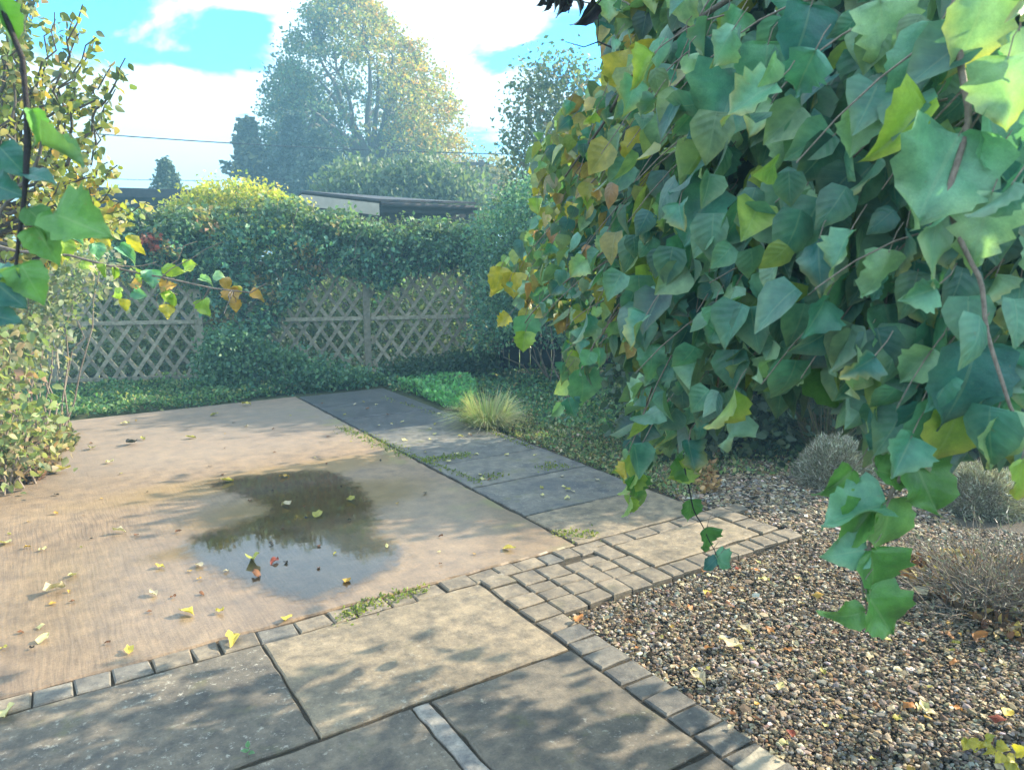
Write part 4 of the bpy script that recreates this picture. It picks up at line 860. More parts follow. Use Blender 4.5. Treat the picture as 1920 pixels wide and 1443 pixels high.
for a in [(955, 1030, .075, 'yellow', 'bright yellow curled leaf on the concrete just above the sett kerb', 0),
          (474, 1052, .105, 'green', 'long yellow green leaf floating in the puddle', 4), (482, 1081, .07, 'brown', 'brown leaf lying in the near part of the puddle', 1),
          (514, 1055, .06, 'red', 'reddish leaf in the puddle right of the green one', 3), (374, 1062, .06, 'cream', 'pale leaf at the left rim of the puddle', 0),
          (424, 1072, .03, 'cream', 'tiny cream leaf in the puddle between the pale and brown leaves', 3),
          (352, 1152, .08, 'yellow', 'large yellow leaf on the concrete below the puddle', 4), (242, 1221, .055, 'yellow', 'yellow leaf against the kerb near the brushed lines', 0),
          (82, 1200, .06, 'pale', 'pale yellow leaf at the left of the concrete near the bottom', 2), (76, 1177, .04, 'pale', 'small pale leaf just above a larger one at the far left', 1),
          (136, 1081, .055, 'pale', 'pale upright curled leaf with a dark shadow on its left', 2), (436, 1206, .085, 'yellow', 'long yellow leaf lying across the sett kerb', 4),
          (538, 1160, .06, 'yellow', 'yellow leaf just above the sett kerb under the puddle', 1), (650, 1091, .06, 'ochre', 'ochre leaf on the concrete right of the puddle end', 0),
          (12, 1341, .10, 'pale', 'large pale leaf at the left edge beside the setts', 4), (426, 904, .085, 'yellow', 'yellow leaf on the wet brown stain above the puddle', 2),
          (112, 886, .15, 'yellow', 'very large bright yellow leaf at the left edge of the concrete', 0), (246, 834, .12, 'black', 'blackened leaf clump with a long shadow near the far left', 2),
          (225, 999, .07, 'cream', 'pale curled leaf on the sandy concrete left of the puddle', 4), (205, 868, .07, 'pale', 'pale leaf right of the very large yellow leaf', 3),
          (172, 842, .08, 'olive', 'olive leaf between the black clump and the large yellow leaf', 0), (268, 824, .06, 'olive', 'olive leaf just right of the black leaf clump', 2),
          (358, 822, .08, 'olive', 'olive leaf with a shadow on the grey far concrete', 2), (402, 779, .08, 'olive', 'dull yellow leaf near the far edge of the concrete', 0),
          (235, 795, .08, 'pale', 'pale leaf near the far left corner of the concrete', 3), (462, 800, .05, 'cream', 'tiny white leaf on the dark streak of the concrete', 1),
          (462, 760, .09, 'yellow', 'yellow leaf by the weeds on the far concrete edge', 3), (286, 1115, .055, 'cream', 'pale curled leaf beside the brushed grooves', 2),
          (12, 1020, .08, 'pale', 'pale leaf at the extreme left of the concrete', 0), (300, 1064, .05, 'yellow', 'small faded leaf left of the puddle rim', 3), (412, 1148, .045, 'yellow', 'small yellow leaf right of the large yellow one below the puddle', 3),
          (105, 1110, .11, 'tan', 'thin dry twig like leaf on the sandy concrete at left', 4), (660, 940, .08, 'olive', 'olive leaf at the right rim of the dark puddle', 2), (596, 966, .09, 'olive', 'curled olive leaf in the dark part of the puddle', 0),
          (535, 950, .08, 'cream', 'cream leaf in the dark middle of the puddle', 4), (797, 925, .035, 'black', 'tiny black leaf scrap on the lavender grey concrete', 1),
          (533, 895, .07, 'ochre', 'ochre leaf at the top rim of the puddle', 3), (1086, 1163, .06, 'orange', 'orange leaf at the corner of the setts and the gravel', 0),
          (1323, 1066, .05, 'orange', 'orange leaf on the gravel below the hanging shoot', 1), (1385, 1063, .055, 'red', 'rust red leaf on the gravel by the path corner', 3),
          (1326, 1107, .06, 'yellow', 'yellow leaf on the gravel below the path corner', 0), (1433, 1083, .055, 'pale', 'pale yellow leaf standing up on the gravel', 3),
          (1532, 1112, .055, 'ochre', 'ochre leaf on the gravel left of the big hanging shoot', 1), (1370, 1205, .10, 'tan', 'large flat tan leaf in the middle of the gravel', 3),
          (1398, 1180, .075, 'cream', 'narrow pale leaf just above the large tan one', 4), (1312, 1273, .08, 'cream', 'cream curled leaf on the gravel near the setts', 4), (1302, 1250, .035, 'pale', 'small pale leaf above the cream curled one', 3),
          (1702, 1318, .055, 'orange', 'orange yellow leaf touching a green yellow one on the gravel', 1), (1732, 1316, .05, 'pale', 'green yellow leaf touching an orange one on the gravel', 0),
          (1683, 1341, .045, 'olive', 'small olive leaf below the orange yellow pair', 3), (1483, 1369, .045, 'red', 'dark red leaf standing on the gravel near the bottom', 0), (1470, 1386, .045, 'pale', 'pale yellow leaf beside the dark red one', 3),
          (1868, 1343, .06, 'red', 'rusty leaf near the right edge above the yellow sprig', 1), (1888, 1331, .06, 'yellow', 'yellow leaf lying against a rusty one near the right edge', 0),
          (1722, 1110, .09, 'cream', 'large cream curled leaf at the foot of the lavender', 4), (1755, 1085, .07, 'ochre', 'ochre leaf among the litter under the lavender', 1), (1690, 1075, .07, 'orange', 'orange leaf on the gravel left of the lavender', 2),
          (1840, 1190, .07, 'orange', 'orange leaf at the litter edge below the lavender', 2), (1370, 1130, .05, 'brown', 'brown leaf on the open gravel between setts and shoot', 1)]:
    fallen(a[0], a[1], a[2], a[3], a[4], a[5], 'fallen leaves on the paving and gravel')
for k in range(95):
    while True:
        px, py = RNG.uniform(1080, 1920), RNG.uniform(1030, 1443)
        if in_poly(np.array([px]), np.array([py]), [(1090, 1170), (1330, 1060), (1600, 1000), (1920, 1020), (1920, 1443), (1470, 1443)])[0]: break
    fallen(px, py, RNG.uniform(.022, .045), random.choice(('cream', 'tan', 'ochre', 'orange', 'brown', 'pale', 'tan', 'olive')), None, None, 'small dry leaves scattered over the gravel')
for k in range(60):
    while True:
        px, py = RNG.uniform(0, 980), RNG.uniform(760, 1250)
        if in_poly(np.array([px]), np.array([py]), [(0, 930), (130, 800), (540, 755), (900, 950), (960, 1020), (560, 1150), (0, 1290)])[0]: break
    fallen(px, py, RNG.uniform(.018, .04), random.choice(('olive', 'pale', 'brown', 'black', 'ochre', 'brown')), None, None, 'leaf scraps scattered over the concrete')
for k in range(38):
    while True:
        px, py = RNG.uniform(560, 1200), RNG.uniform(735, 960)
        if in_poly(np.array([px]), np.array([py]), [(560, 748), (720, 732), (870, 790), (1180, 920), (1000, 950)])[0]: break
    fallen(px, py, RNG.uniform(.025, .05), random.choice(('olive', 'pale', 'pale', 'brown', 'cream')), None, None, 'leaves on the dark path')

# seedling on the flags
def seedling():
    b = G(466, 1418); root = thing('seedling', 'tiny green seedling growing from the flag near the bottom edge', 'plant', b)
    link('stem', mesh_np('stem', *tubes([([b, b + Vector((.003, 0, .02)), b + Vector((.0, 0, .035))], [.0015, .0012, .001])], 5), mat=M_TWIG), root)
    p = np.array([tuple(b + Vector((0, 0, h))) for h in (.015, .02, .03, .033, .035)]); d = np.array([(1, -.3, .4), (-1, -.2, .5), (.3, -1, .6), (-.3, .8, .7), (.1, -.2, 1.)])
    for k in range(5):
        me = scatter('leaf', MID, p[k:k+1], frames(d[k:k+1], np.array([[0, -.3, 1.]])), np.array([.024]), np.array([[.14, .28, .14]]), M_FOL); link('leaf', me, root)
seedling()

# ------------------------------------------------------------------ broad leaves
S12 = [0, .04, .10, .17, .25, .33, .42, .51, .60, .69, .78, .86, .93, 1.0]
WID = [.02, .20, .33, .40, .44, .45, .43, .39, .33, .26, .185, .11, .05, .004]
BT = [leaf_T(S12, [w * sc for w in ws_], 3, f, b_, se, wv, tw, sd) for sc, ws_, f, b_, se, wv, tw, sd in
      ((1, WID, .25, .35, .06, .16, .3, 11), (1.08, WID, .55, .1, .09, .22, -.5, 12), (.82, WID, .15, .7, .05, .30, .7, 13), (1.0, [.02, .16, .30, .40, .36, .42, .30, .36, .24, .27, .14, .10, .04, .004], .5, .3, .05, .26, -.5, 14),
       (.9, WID, -.3, .45, .08, .30, .5, 15), (1.15, WID, .35, -.15, .07, .36, .2, 16), (.62, WID, 1.5, .35, .07, .2, 1.1, 17), (.95, [.02, .14, .24, .31, .37, .41, .42, .40, .36, .29, .21, .12, .05, .004], -.1, .8, .06, .22, -.6, 18))]
BT_LOW = [leaf_T([0, .1, .3, .55, .8, 1], [.02, .33, .45, .37, .17, .01], 1, f, b_, 0, 0, tw, sd) for f, b_, tw, sd in ((.3, .3, .2, 1), (.6, .2, -.4, 2), (-.2, .5, .3, 3))]
GREENS = [((.055, .20, .155), 4), ((.09, .26, .18), 3), ((.03, .125, .125), 3), ((.16, .32, .19), 1.5), ((.20, .33, .08), .6)]
GOLD = [((.36, .34, .09), 3), ((.24, .32, .11), 3), ((.42, .31, .13), 1.5), ((.40, .22, .11), .6), ((.16, .27, .15), 3)]
def autumn_tint(kind):
    """the leaf's own colour pattern: yellow or brown creeping in from tip and margin"""
    def f(c, uv):
        t = uv[:, 1]; e = np.abs(uv[:, 0] - .5) * 2; k = np.clip((t * .9 + e * .6) - .60, 0, 1)[None, :, None] * kind
        return c * (1 - k) + np.array([.50, .42, .10]) * k
    return f
BMESH = {}
def broad_mesh(shape, ci, kind):
    key = (shape, ci, kind)
    if key not in BMESH:
        pl = {0: (.075, .26, .20), 1: (.14, .37, .25), 2: (.04, .17, .17), 3: (.28, .49, .30), 4: (.29, .45, .08), 5: (.46, .40, .06), 6: (.48, .29, .10), 7: (.020, .012, .018), 8: (.085, .25, .06), 9: (.14, .34, .10)}
        T = BT[shape]; BMESH[key] = scatter('leaf', T, np.zeros((1, 3)), np.eye(3)[None], np.ones(1), np.array([pl[ci]]), M_LEAF, autumn_tint(kind))
    return BMESH[key]
def place_leaf(root, p, d, nh, s, shape, ci, kind, name='leaf'):
    o = bpy.data.objects.new(name, broad_mesh(shape, ci, kind)); COL.objects.link(o); o.parent = root
    R = frames(np.array([d], float), np.array([nh], float))[0]; q = np.array(p) - np.array(root.location)
    o.matrix_local = Matrix(((R[0, 0] * s, R[0, 1] * s, R[0, 2] * s, q[0]), (R[1, 0] * s, R[1, 1] * s, R[1, 2] * s, q[1]), (R[2, 0] * s, R[2, 1] * s, R[2, 2] * s, q[2]), (0, 0, 0, 1)))
    return o

# ------------------------------------------------------------------ the big leaved shrub on the right
BPOLY = [(1120, -60), (1115, 60), (1150, 130), (1060, 190), (1000, 250), (975, 320), (1010, 360), (985, 430), (935, 480), (915, 520), (935, 565), (985, 590), (945, 635), (975, 665), (1035, 625), (1060, 650),
         (1040, 740), (1075, 775), (1120, 700), (1170, 690), (1190, 760), (1160, 940), (1190, 965), (1235, 870), (1270, 890), (1290, 890), (1320, 830), (1380, 850), (1410, 740), (1480, 800), (1530, 730),
         (1590, 745), (1640, 860), (1700, 940), (1765, 950), (1800, 850), (1860, 860), (1900, 930), (2100, 950), (2100, -60)]
VOIDS = [(1500, 290, 62, 45), (1615, 190, 60, 45), (1400, 330, 40, 40), (1830, 190, 30, 40), (1745, 370, 45, 45), (1440, 50, 40, 40), (1240, 310, 25, 25), (1700, 280, 45, 40), (1570, 120, 40, 35), (1560, 560, 30, 40), (1750, 640, 35, 35)]
def in_void(x, y, k=1.0):
    v = np.zeros(np.shape(x), bool)
    for a, b, c, d in VOIDS: v |= ((x - a) / (c * k)) ** 2 + ((y - b) / (d * k)) ** 2 < 1
    return v
def BD(px): return np.interp(px, [900, 1000, 1150, 1300, 1500, 1700, 1920, 2100], [3.1, 2.75, 2.25, 1.75, 1.38, 1.15, 1.02, .95])
def big_shrub():
    root = thing('broad_leaved_shrub', 'big shrub with drooping heart shaped green and yellow leaves filling the right side', 'shrub', (2.6, 2.6, 0))
    tr = [(2.6, 2.6, -.05), (2.5, 2.6, .7), (2.3, 2.5, 1.5), (2.0, 2.3, 2.1)]; link('trunk', mesh_np('trunk', *tubes([(tr, [.09, .07, .055, .04])], 10), mat=M_BARK), root)
    # measured branches
    def branch(pts, r0, r1, mat=M_TWIG):
        q = np.array([tuple(P(a, b, y)) for a, b, y in pts]); n = (len(q) - 1) * 4 + 1; t = np.linspace(0, len(q) - 1, n); qq = np.column_stack([np.interp(t, range(len(q)), q[:, k]) for k in range(3)])
        qq[1:-1] += RNG.normal(0, .002, (n - 2, 3)); k = np.array([.25, .5, .25]); sm = qq.copy(); sm[1:-1] = .25 * qq[:-2] + .5 * qq[1:-1] + .25 * qq[2:]
        link('branch', mesh_np('branch', *tubes([(sm, np.linspace(r0, r1, n))], 7), mat=mat), root); return sm
    B = []
    B.append(branch([(1780, -80, 1.15), (1800, 90, 1.1), (1820, 240, 1.08), (1775, 365, 1.06), (1790, 430, 1.06), (1835, 520, 1.05), (1850, 620, 1.04), (1885, 740, 1.02), (1925, 820, 1.0)], .0055, .0022))
    B.append(branch([(1560, -120, 1.7), (1330, 20, 1.85), (1180, 140, 2.1), (1130, 235, 2.3), (1060, 330, 2.6)], .008, .003, M_BARK))
    B.append(branch([(1560, 60, 1.6), (1420, 220, 1.65), (1370, 300, 1.7), (1310, 400, 1.8), (1200, 520, 2.0), (1120, 640, 2.3)], .007, .002))
    B.append(branch([(1240, 190, 2.3), (1160, 290, 2.4), (1070, 380, 2.6)], .005, .002))
    B.append(branch([(1500, 420, 1.6), (1440, 540, 1.7), (1380, 600, 1.75), (1350, 680, 1.8), (1340, 790, 1.9)], .005, .002))
    B.append(branch([(1760, 700, 1.2), (1700, 850, 1.2), (1665, 940, 1.2), (1630, 1020, 1.2), (1618, 1100, 1.2), (1625, 1150, 1.2)], .0045, .0015))
    B.append(branch([(1330, 760, 1.9), (1280, 850, 1.95), (1295, 940, 1.95), (1320, 990, 1.95), (1345, 1045, 1.95)], .0028, .001, M_DTWIG))
    B.append(branch([(1230, 700, 2.1), (1200, 800, 2.1), (1180, 940, 2.1)], .003, .001))
    B.append(branch([(1250, 380, 2.2), (1120, 480, 2.4), (1010, 570, 2.6), (960, 640, 2.7)], .004, .0015))
    B.append(branch([(1180, 540, 2.3), (1110, 650, 2.4), (1080, 710, 2.4), (1060, 770, 2.4)], .0035, .0012))
    # limbs from the trunk to the branches
    lim = []
    for b in B[:5] + B[8:]:
        lim.append((wander((2.05, 2.33, 2.05), b[0], 8, .08, .15), np.linspace(.022, .007, 8)))
    link('limb', mesh_np('limb', *tubes(lim, 7), mat=M_BARK), root)
    # front leaves, each one a part
    cand = []; tries = 0
    pts = []
    def addleaf(p, d, nh, s, ci, kind, shape=None): cand.append((p, d, nh, s, ci, kind, random.randrange(8) if shape is None else shape))
    # specific hanging shoots
    def shoot(px, py, Y, dx, dy, s_px, ci, kind=.0, nh=(0, -1, .35), shape=None, dz=0.0):
        p = np.array(tuple(P(px, py, Y))); q = np.array(tuple(P(px + dx, py + dy, Y + dz))); d = q - p; s = s_px / FPX * Y
        addleaf(p, d, np.array(nh) + RNG.normal(0, .12, 3), s, ci, kind, shape)
    for a in [(1665, 935, 1.2, 5, 100, 135, 9, .15, (.1, -1, .3), 0), (1660, 945, 1.19, -110, 30, 130, 1, .1, (0, -.5, 1), 1), (1640, 950, 1.21, -60, 70, 120, 9, .1, (-.4, -.7, .5), 6),
              (1625, 1030, 1.2, -70, 10, 85, 1, .25, (-.1, -.9, .5), 0), (1630, 1030, 1.2, 25, 110, 140, 8, 0, (.6, -.9, .1), 3), (1622, 1145, 1.2, -65, 25, 80, 9, .2, (0, -.8, .6), 2), (1622, 1110, 1.18, 60, 85, 120, 8, .1, (.2, -1, .5), 1),
              (1640, 880, 1.2, 75, 15, 90, 9, .1, (0, -.8, .7), 0), (1715, 860, 1.2, 30, 90, 120, 8, .1, (.1, -1, .2), 5), (1760, 745, 1.12, -30, 130, 160, 0, .1, (0, -1, .3), 0), (1600, 880, 1.25, -70, 60, 90, 9, .1, (-.5, -.7, .4), 6),
              (1800, 750, 1.1, -25, 110, 150, 4, .9, (.1, -1, .2), 0), (1850, 680, 1.1, -10, 120, 140, 3, .9, (.1, -1, .3), 2),
              (1295, 935, 1.95, 3, 50, 52, 8, 0, (.3, -1, .2), 0), (1325, 988, 1.95, 2, 50, 56, 8, .1, (.4, -1, .1), 3), (1340, 1040, 1.95, 20, 15, 45, 1, .1, (0, -.6, .9), 1), (1345, 1045, 1.95, -20, 14, 40, 2, .1, (0, -.6, .9), 2),
              (1270, 850, 1.95, 30, 50, 70, 8, .2, (.1, -1, .2), 1), (1300, 870, 1.95, -40, 30, 60, 4, .2, (.1, -1, .2), 0), (1182, 930, 2.1, -5, 40, 45, 4, .2, (.5, -1, .2), 6), (1190, 890, 2.1, 10, 50, 60, 8, .2, (.4, -1, .2), 3), (1195, 880, 2.1, -25, 60, 62, 4, .3, (.4, -1, .2), 6),
              (955, 590, 2.6, -12, 10, 35, 5, .4, (.2, -1, .2), 3), (985, 590, 2.65, 5, 50, 60, 1, .1, (.1, -1, .3), 0), (985, 620, 2.62, -5, 40, 42, 4, .2, (0, -1, .3), 1), (1055, 755, 2.4, -20, 25, 40, 3, .2, (0, -1, .5), 6), (1065, 745, 2.4, 15, 40, 45, 0, .1, (.3, -1, .1), 3),
              (1090, 690, 2.4, 10, 70, 85, 1, .2, (.2, -1, .3), 0), (940, 500, 2.9, -10, 50, 60, 5, .6, (.1, -1, .2), 2), (965, 510, 2.9, -3, 45, 50, 5, .5, (.1, -1, .2), 1), (1235, 500, 1.95, -15, 85, 100, 4, .4, (.2, -1, .4), 5), (1300, 440, 1.7, -10, 120, 150, 0, 0, (.1, -1, .3), 0),
              (1335, 350, 1.62, -45, 90, 120, 0, 0, (-.3, -1, .4), 1), (1480, 240, 1.4, 20, 90, 110, 3, .3, (.1, -1, .1), 4), (1465, 445, 1.5, -15, 70, 80, 4, .3, (.2, -1, .2), 6), (1590, 480, 1.3, 10, 150, 165, 0, .3, (0, -1, .25), 0),
              (1660, 570, 1.25, 20, 110, 150, 1, .4, (0, -1, .45), 5), (1740, 590, 1.2, 20, 90, 110, 0, .2, (.1, -1, .3), 1), (1830, 640, 1.05, -25, 130, 190, 2, .1, (-.1, -1, .5), 0), (1800, 250, 1.08, -70, 130, 190, 1, .35, (0, -1, .6), 5),
              (1860, 360, 1.05, -40, 140, 150, 3, .3, (-.3, -1, .2), 3), (1840, 190, 1.1, 70, 160, 190, 1, .1, (.2, -1, .4), 1), (1650, 0, 1.25, 10, 110, 130, 3, .5, (-.3, -1, .2), 3), (1760, 50, 1.15, -60, 130, 170, 1, .15, (-.4, -1, .3), 2), (1740, 200, 1.12, -90, 80, 140, 4, .5, (-.3, -.6, 1), 6),
              (1560, 280, 1.35, 0, 130, 150, 1, .35, (-.2, -1, .3), 0), (1520, 10, 1.4, -20, 90, 120, 2, 0, (0, -1, .3), 0), (1440, 80, 1.5, -10, 110, 120, 1, .0, (-.2, -1, .4), 0), (1390, 130, 1.55, -40, 110, 150, 0, .3, (-.2, -1, .5), 5),
              (1850, -20, 1.08, -30, 110, 150, 3, 1.2, (0, -1, .4), 0), (1870, 770, 1.05, -10, 120, 120, 3, .6, (.2, -1, .2), 1), (1915, 860, 1.0, 2, 90, 90, 4, .9, (.3, -1, .1), 3), (1240, 130, 2.1, -50, 100, 120, 3, 1.2, (-.3, -1, .2), 1), (1210, 240, 2.0, -20, 80, 100, 5, .6, (-.3, -1, .2), 2), (1180, 90, 2.2, 20, 90, 100, 5, .4, (-.2, -1, .2), 5),
              (1490, 640, 1.5, 5, 90, 100, 8, .2, (.3, -1, .1), 2), (1540, 640, 1.45, 40, 130, 150, 8, .1, (.1, -1, .2), 1)]:
        shoot(*a)
    pxs = [np.array(proj(np.array([c[0]]))).ravel() for c in cand]
    sel = []
    # scattered along drooping twigs
    twl = []; back = []
    gp = np.array(BPOLY)
    for k in range(2600):
        if tries > 40000: break
        x = RNG.uniform(930, 1990); y = RNG.uniform(-60, 900)
        if not in_poly(np.array([x]), np.array([y]), gp)[0]: continue
        Y = float(BD(x)) + abs(RNG.normal(0, .10)); p = np.array(tuple(P(x, y, Y))); d = np.array([-.55 + RNG.normal(0, .35), .25 + RNG.normal(0, .25), -.45 + RNG.normal(0, .3)]); d /= np.linalg.norm(d)
        lg = RNG.uniform(.10, .30); pts_ = []; ls = []
        for i in range(6):
            t = i / 5; q = p + d * lg * t + np.array([0, 0, -.5 * lg * t * t]); pts_.append(q)
            sx, sy = proj(q)
            tl = .085 / Y * FPX
            if i and in_poly(np.array([sx - tl * .15]), np.array([sy + tl * .85]), gp)[0] and in_poly(np.array([sx]), np.array([sy]), gp)[0]:
                side = 1 if i % 2 else -1; ld = d * .5 + np.array([side * .35 * .6, side * -.15, -.75]) + RNG.normal(0, .28, 3)
                s = RNG.uniform(.050, .100) * (1.0 if x > 1250 else .74); nh = np.array([-.15, -.70, .55]) + RNG.normal(0, .62, 3)
                if in_void(sx - tl * .1, sy + tl * .4, 1.15) and q[1] < BD(sx) + .8: continue
                ls.append((q, ld, nh, s, sx, sy))
        if len(ls) >= 4: twl.append((pts_, np.linspace(.0022, .001, 6)))
        back += ls
    # choose the ones well apart on the outside as single parts
    RNG.shuffle(back) if False else random.shuffle(back)
    chosen = [(*proj(c[0]), c[3]) for c in cand]; rest = []
    for q, ld, nh, s, sx, sy in back:
        Yq = q[1]; spx = s / Yq * FPX
        if len(cand) < 299 and q[1] < BD(sx) + .16 and all((sx - a) ** 2 + (sy - b) ** 2 > (.40 * spx) ** 2 for a, b, _ in chosen):
            g = np.clip((1330 - sx) / 330 + RNG.normal(0, .3) - (.25 if sy > 400 else -.1), 0, 1)
            if RNG.random() < g * .75:
                ci = int(RNG.choice([5, 6, 4, 3], p=[.20, .08, .32, .40])) if sx < 1220 else int(RNG.choice([4, 3, 1], p=[.3, .35, .35])); kd = .9
                if ci == 6: s *= .75
            else: ci = int(RNG.choice([0, 1, 2, 3, 4], p=[.34, .28, .2, .13, .05])); kd = float(RNG.choice([0, 0, .25, .6, 1.0]))
            cand.append((q, ld, nh, s, ci, kd, random.randrange(8))); chosen.append((sx, sy, s))
        else: rest.append((q, ld, nh, s, sx, sy))
    pet = []
    for p, d, nh, s, ci, kd, sh in cand:
        place_leaf(root, p, d, nh, s, sh, ci, kd)
        d = np.asarray(d, float); d /= np.linalg.norm(d); pet.append(([p + d * .004, p - d * .012 + np.array([.008, .004, .014]), p - d * .01 + np.array([.02, .01, .03])], [.0012, .001, .001]))
    link('petioles', mesh_np('petioles', *tubes(pet, 4), mat=M_TWIG), root)['kind'] = 'stuff'
    t2 = [([q + np.array([.01, .10, 0]) for q in twl[i][0]], twl[i][1]) for i in range(0, len(twl), 16)]; link('twigs', mesh_np('twigs', *tubes(t2, 4), mat=M_TWIG), root)['kind'] = 'stuff'
    # inner mass
    n = 12000; x = RNG.uniform(940, 2080, n); y = RNG.uniform(-500, 940, n); ok = in_poly(x - 8, np.maximum(y, -50) + .085 / BD(x) * FPX * .85, gp) & in_poly(x - 12, np.maximum(y, -50), gp); x, y = x[ok], y[ok]
    depth = BD(x) + .34 + RNG.random(len(x)) ** 1.3 * np.interp(x, [950, 1200, 1500, 1900], [.35, .8, 1.3, 1.6])
    pi = np.array([tuple(P(a, b, c)) for a, b, c in zip(x, y, depth)])
    pr = np.array([r[0] for r in rest]); keep = RNG.random(len(pr)) < .24; pr = pr[keep]; dr = np.array([r[1] for r in rest])[keep]; nr = np.array([r[2] for r in rest])[keep]; sr = np.array([r[3] for r in rest])[keep]
    pr = pr + np.array([.02, .10, .0]) * RNG.uniform(.6, 3.0, (len(pr), 1))
    # the bulk of the crown round the trunk, behind and beside what the picture shows
    cb = np.column_stack([RNG.normal(2.2, .45, 4200), RNG.normal(2.8, .40, 4200), RNG.normal(1.95, .36, 4200)]); cb = np.concatenate([cb, np.column_stack([RNG.normal(2.05, .30, 3200), RNG.normal(1.75, .45, 3200), RNG.normal(1.75, .32, 3200)])]); cb = cb[(cb[:, 2] > 1.0)]; bx, by = proj(cb)
    okb = (by < 700) & (bx > 1330) & ((cb[:, 1] > 2.2) | (bx > 1990)) & (cb[:, 1] > BD(np.minimum(bx, 2100)) + .3); cb = cb[okb]
    x = np.concatenate([x, bx[okb]]); pi = np.concatenate([pi, cb])
    hx, hy = proj(pi); okv = ~(in_void(hx - 8, hy + 30, 1.2) & (pi[:, 1] < BD(hx) + .75)); pi, x = pi[okv], x[okv]
    m = len(pi); dd = np.column_stack([RNG.normal(-.3, .5, m), RNG.normal(.1, .5, m), RNG.normal(-.8, .4, m)]); nn = np.column_stack([RNG.normal(-.1, .6, m), RNG.normal(-.6, .6, m), RNG.normal(.5, .5, m)])
    PP = np.concatenate([pi, pr]); DD = np.concatenate([dd, dr]); NN = np.concatenate([nn, nr]); SS = np.concatenate([RNG.uniform(.06, .11, m) * np.interp(x, [950, 1250], [.75, 1]), sr])
    sx, sy = proj(PP); g = np.clip((1330 - sx) / 330 + RNG.normal(0, .3, len(sx)) - np.where(sy > 400, .3, -.15), 0, 1); gold = RNG.random(len(sx)) < g * .8
    C = pal(GREENS, len(sx), .15); C[gold] = pal(GOLD, gold.sum(), .15)
    for k in range(3):
        ix = np.arange(k, len(PP), 3); me = scatter('inner_leaves', BT_LOW[k], PP[ix], frames(DD[ix], NN[ix]), SS[ix], C[ix], M_LEAF, autumn_tint(.25)); o = link('inner_leaves', me, root); o['kind'] = 'stuff'
big_shrub()
# dark sprig at the top; backlit silhouette put into near-black leaf colour
def sprig():
    a = P(1150, -60, 2.2); root = thing('dark_sprig', 'black silhouetted leafy sprig hanging against blue sky at the top', 'branch', a)
    q = [P(1190, -90, 2.2), P(1150, -30, 2.2), P(1120, 8, 2.2), P(1085, 2, 2.2), P(1050, -5, 2.2), P(1018, 2, 2.2)]
    link('twig', mesh_np('twig', *tubes([(q, np.linspace(.003, .001, 6))], 6), mat=M_DTWIG), root)
    q2 = [P(1150, 90, 2.3), P(1122, 78, 2.3), P(1095, 88, 2.3), P(1060, 78, 2.3)]; link('twig', mesh_np('twig', *tubes([(q2, np.linspace(.003, .001, 4))], 6), mat=M_DTWIG), root)
    q3 = [P(1118, 10, 2.2), P(1122, 40, 2.2), P(1120, 80, 2.25)]; link('twig', mesh_np('twig', *tubes([(q3, np.linspace(.002, .001, 3))], 6), mat=M_DTWIG), root)
    for px, py, dx, dy, s in ((1118, 8, -38, 42, .085), (1022, 0, -14, 10, .03), (1030, 0, -8, 22, .035), (1048, -4, 2, 35, .05), (1040, -6, -20, 16, .04), (1066, -4, -12, 24, .05), (1080, 0, 10, 20, .04), (1055, -8, 14, 22, .045), (1035, -8, 10, 26, .04)):
        p = P(px, py, 2.2); e = P(px + dx, py + dy, 2.2); place_leaf(root, tuple(p), tuple(e - p), (.3, -1, .2), s, 6, 7, 0)
sprig()

# ------------------------------------------------------------------ left side plants
def near_shoot():
    root = thing('climbing_shoot', 'dark thin stem with large green leaves hanging close at the left edge', 'branch', P(40, 300, 1.0))
    q = [P(-30, -60, 1.05), P(10, 30, 1.0), P(42, 110, 1.0), P(50, 200, 1.0), P(52, 270, 1.0), P(46, 370, 1.0), P(36, 440, 1.0), P(30, 500, 1.0)]
    link('stem', mesh_np('stem', *tubes([(q, [.004, .0038, .0035, .0035, .0045, .003, .0028, .002])], 7), mat=M_DTWIG), root)
    for px, py, dx, dy, s, ci, nh, sh in ((-10, -5, 35, 75, .075, 8, (.5, -1, .1), 6), (60, 205, 12, 60, .055, 9, (.6, -1, .1), 6), (0, 275, 42, 50, .055, 2, (0, -1, .2), 0), (80, 272, 75, 20, .07, 8, (0, -.3, 1), 6), (-15, 345, 40, 15, .05, 2, (0, -1, .5), 1),
                                  (45, 325, 45, 5, .05, 2, (0, -.6, 1), 0), (50, 390, 40, 30, .06, 8, (.1, -.7, .8), 2), (100, 400, 118, 45, .092, 9, (0, -.75, .65), 1), (65, 425, 35, 55, .062, 9, (.2, -1, .3), 0), (40, 495, 32, 62, .066, 9, (.2, -1, .3), 0), (-20, 505, 50, 5, .05, 1, (0, -.5, 1), 0),
                                  (20, 500, 10, 60, .04, 4, (.3, -1, .2), 3), (-20, 520, 60, 50, .07, 2, (.2, -.8, .7), 1), (-20, 590, 60, 12, .05, 2, (.2, -.8, .7), 1)):
        p = P(px, py, 1.0); e = P(px + dx, py + dy, 1.0); place_leaf(root, tuple(p), tuple(e - p), nh, s * .86, sh, ci, .1)
near_shoot()
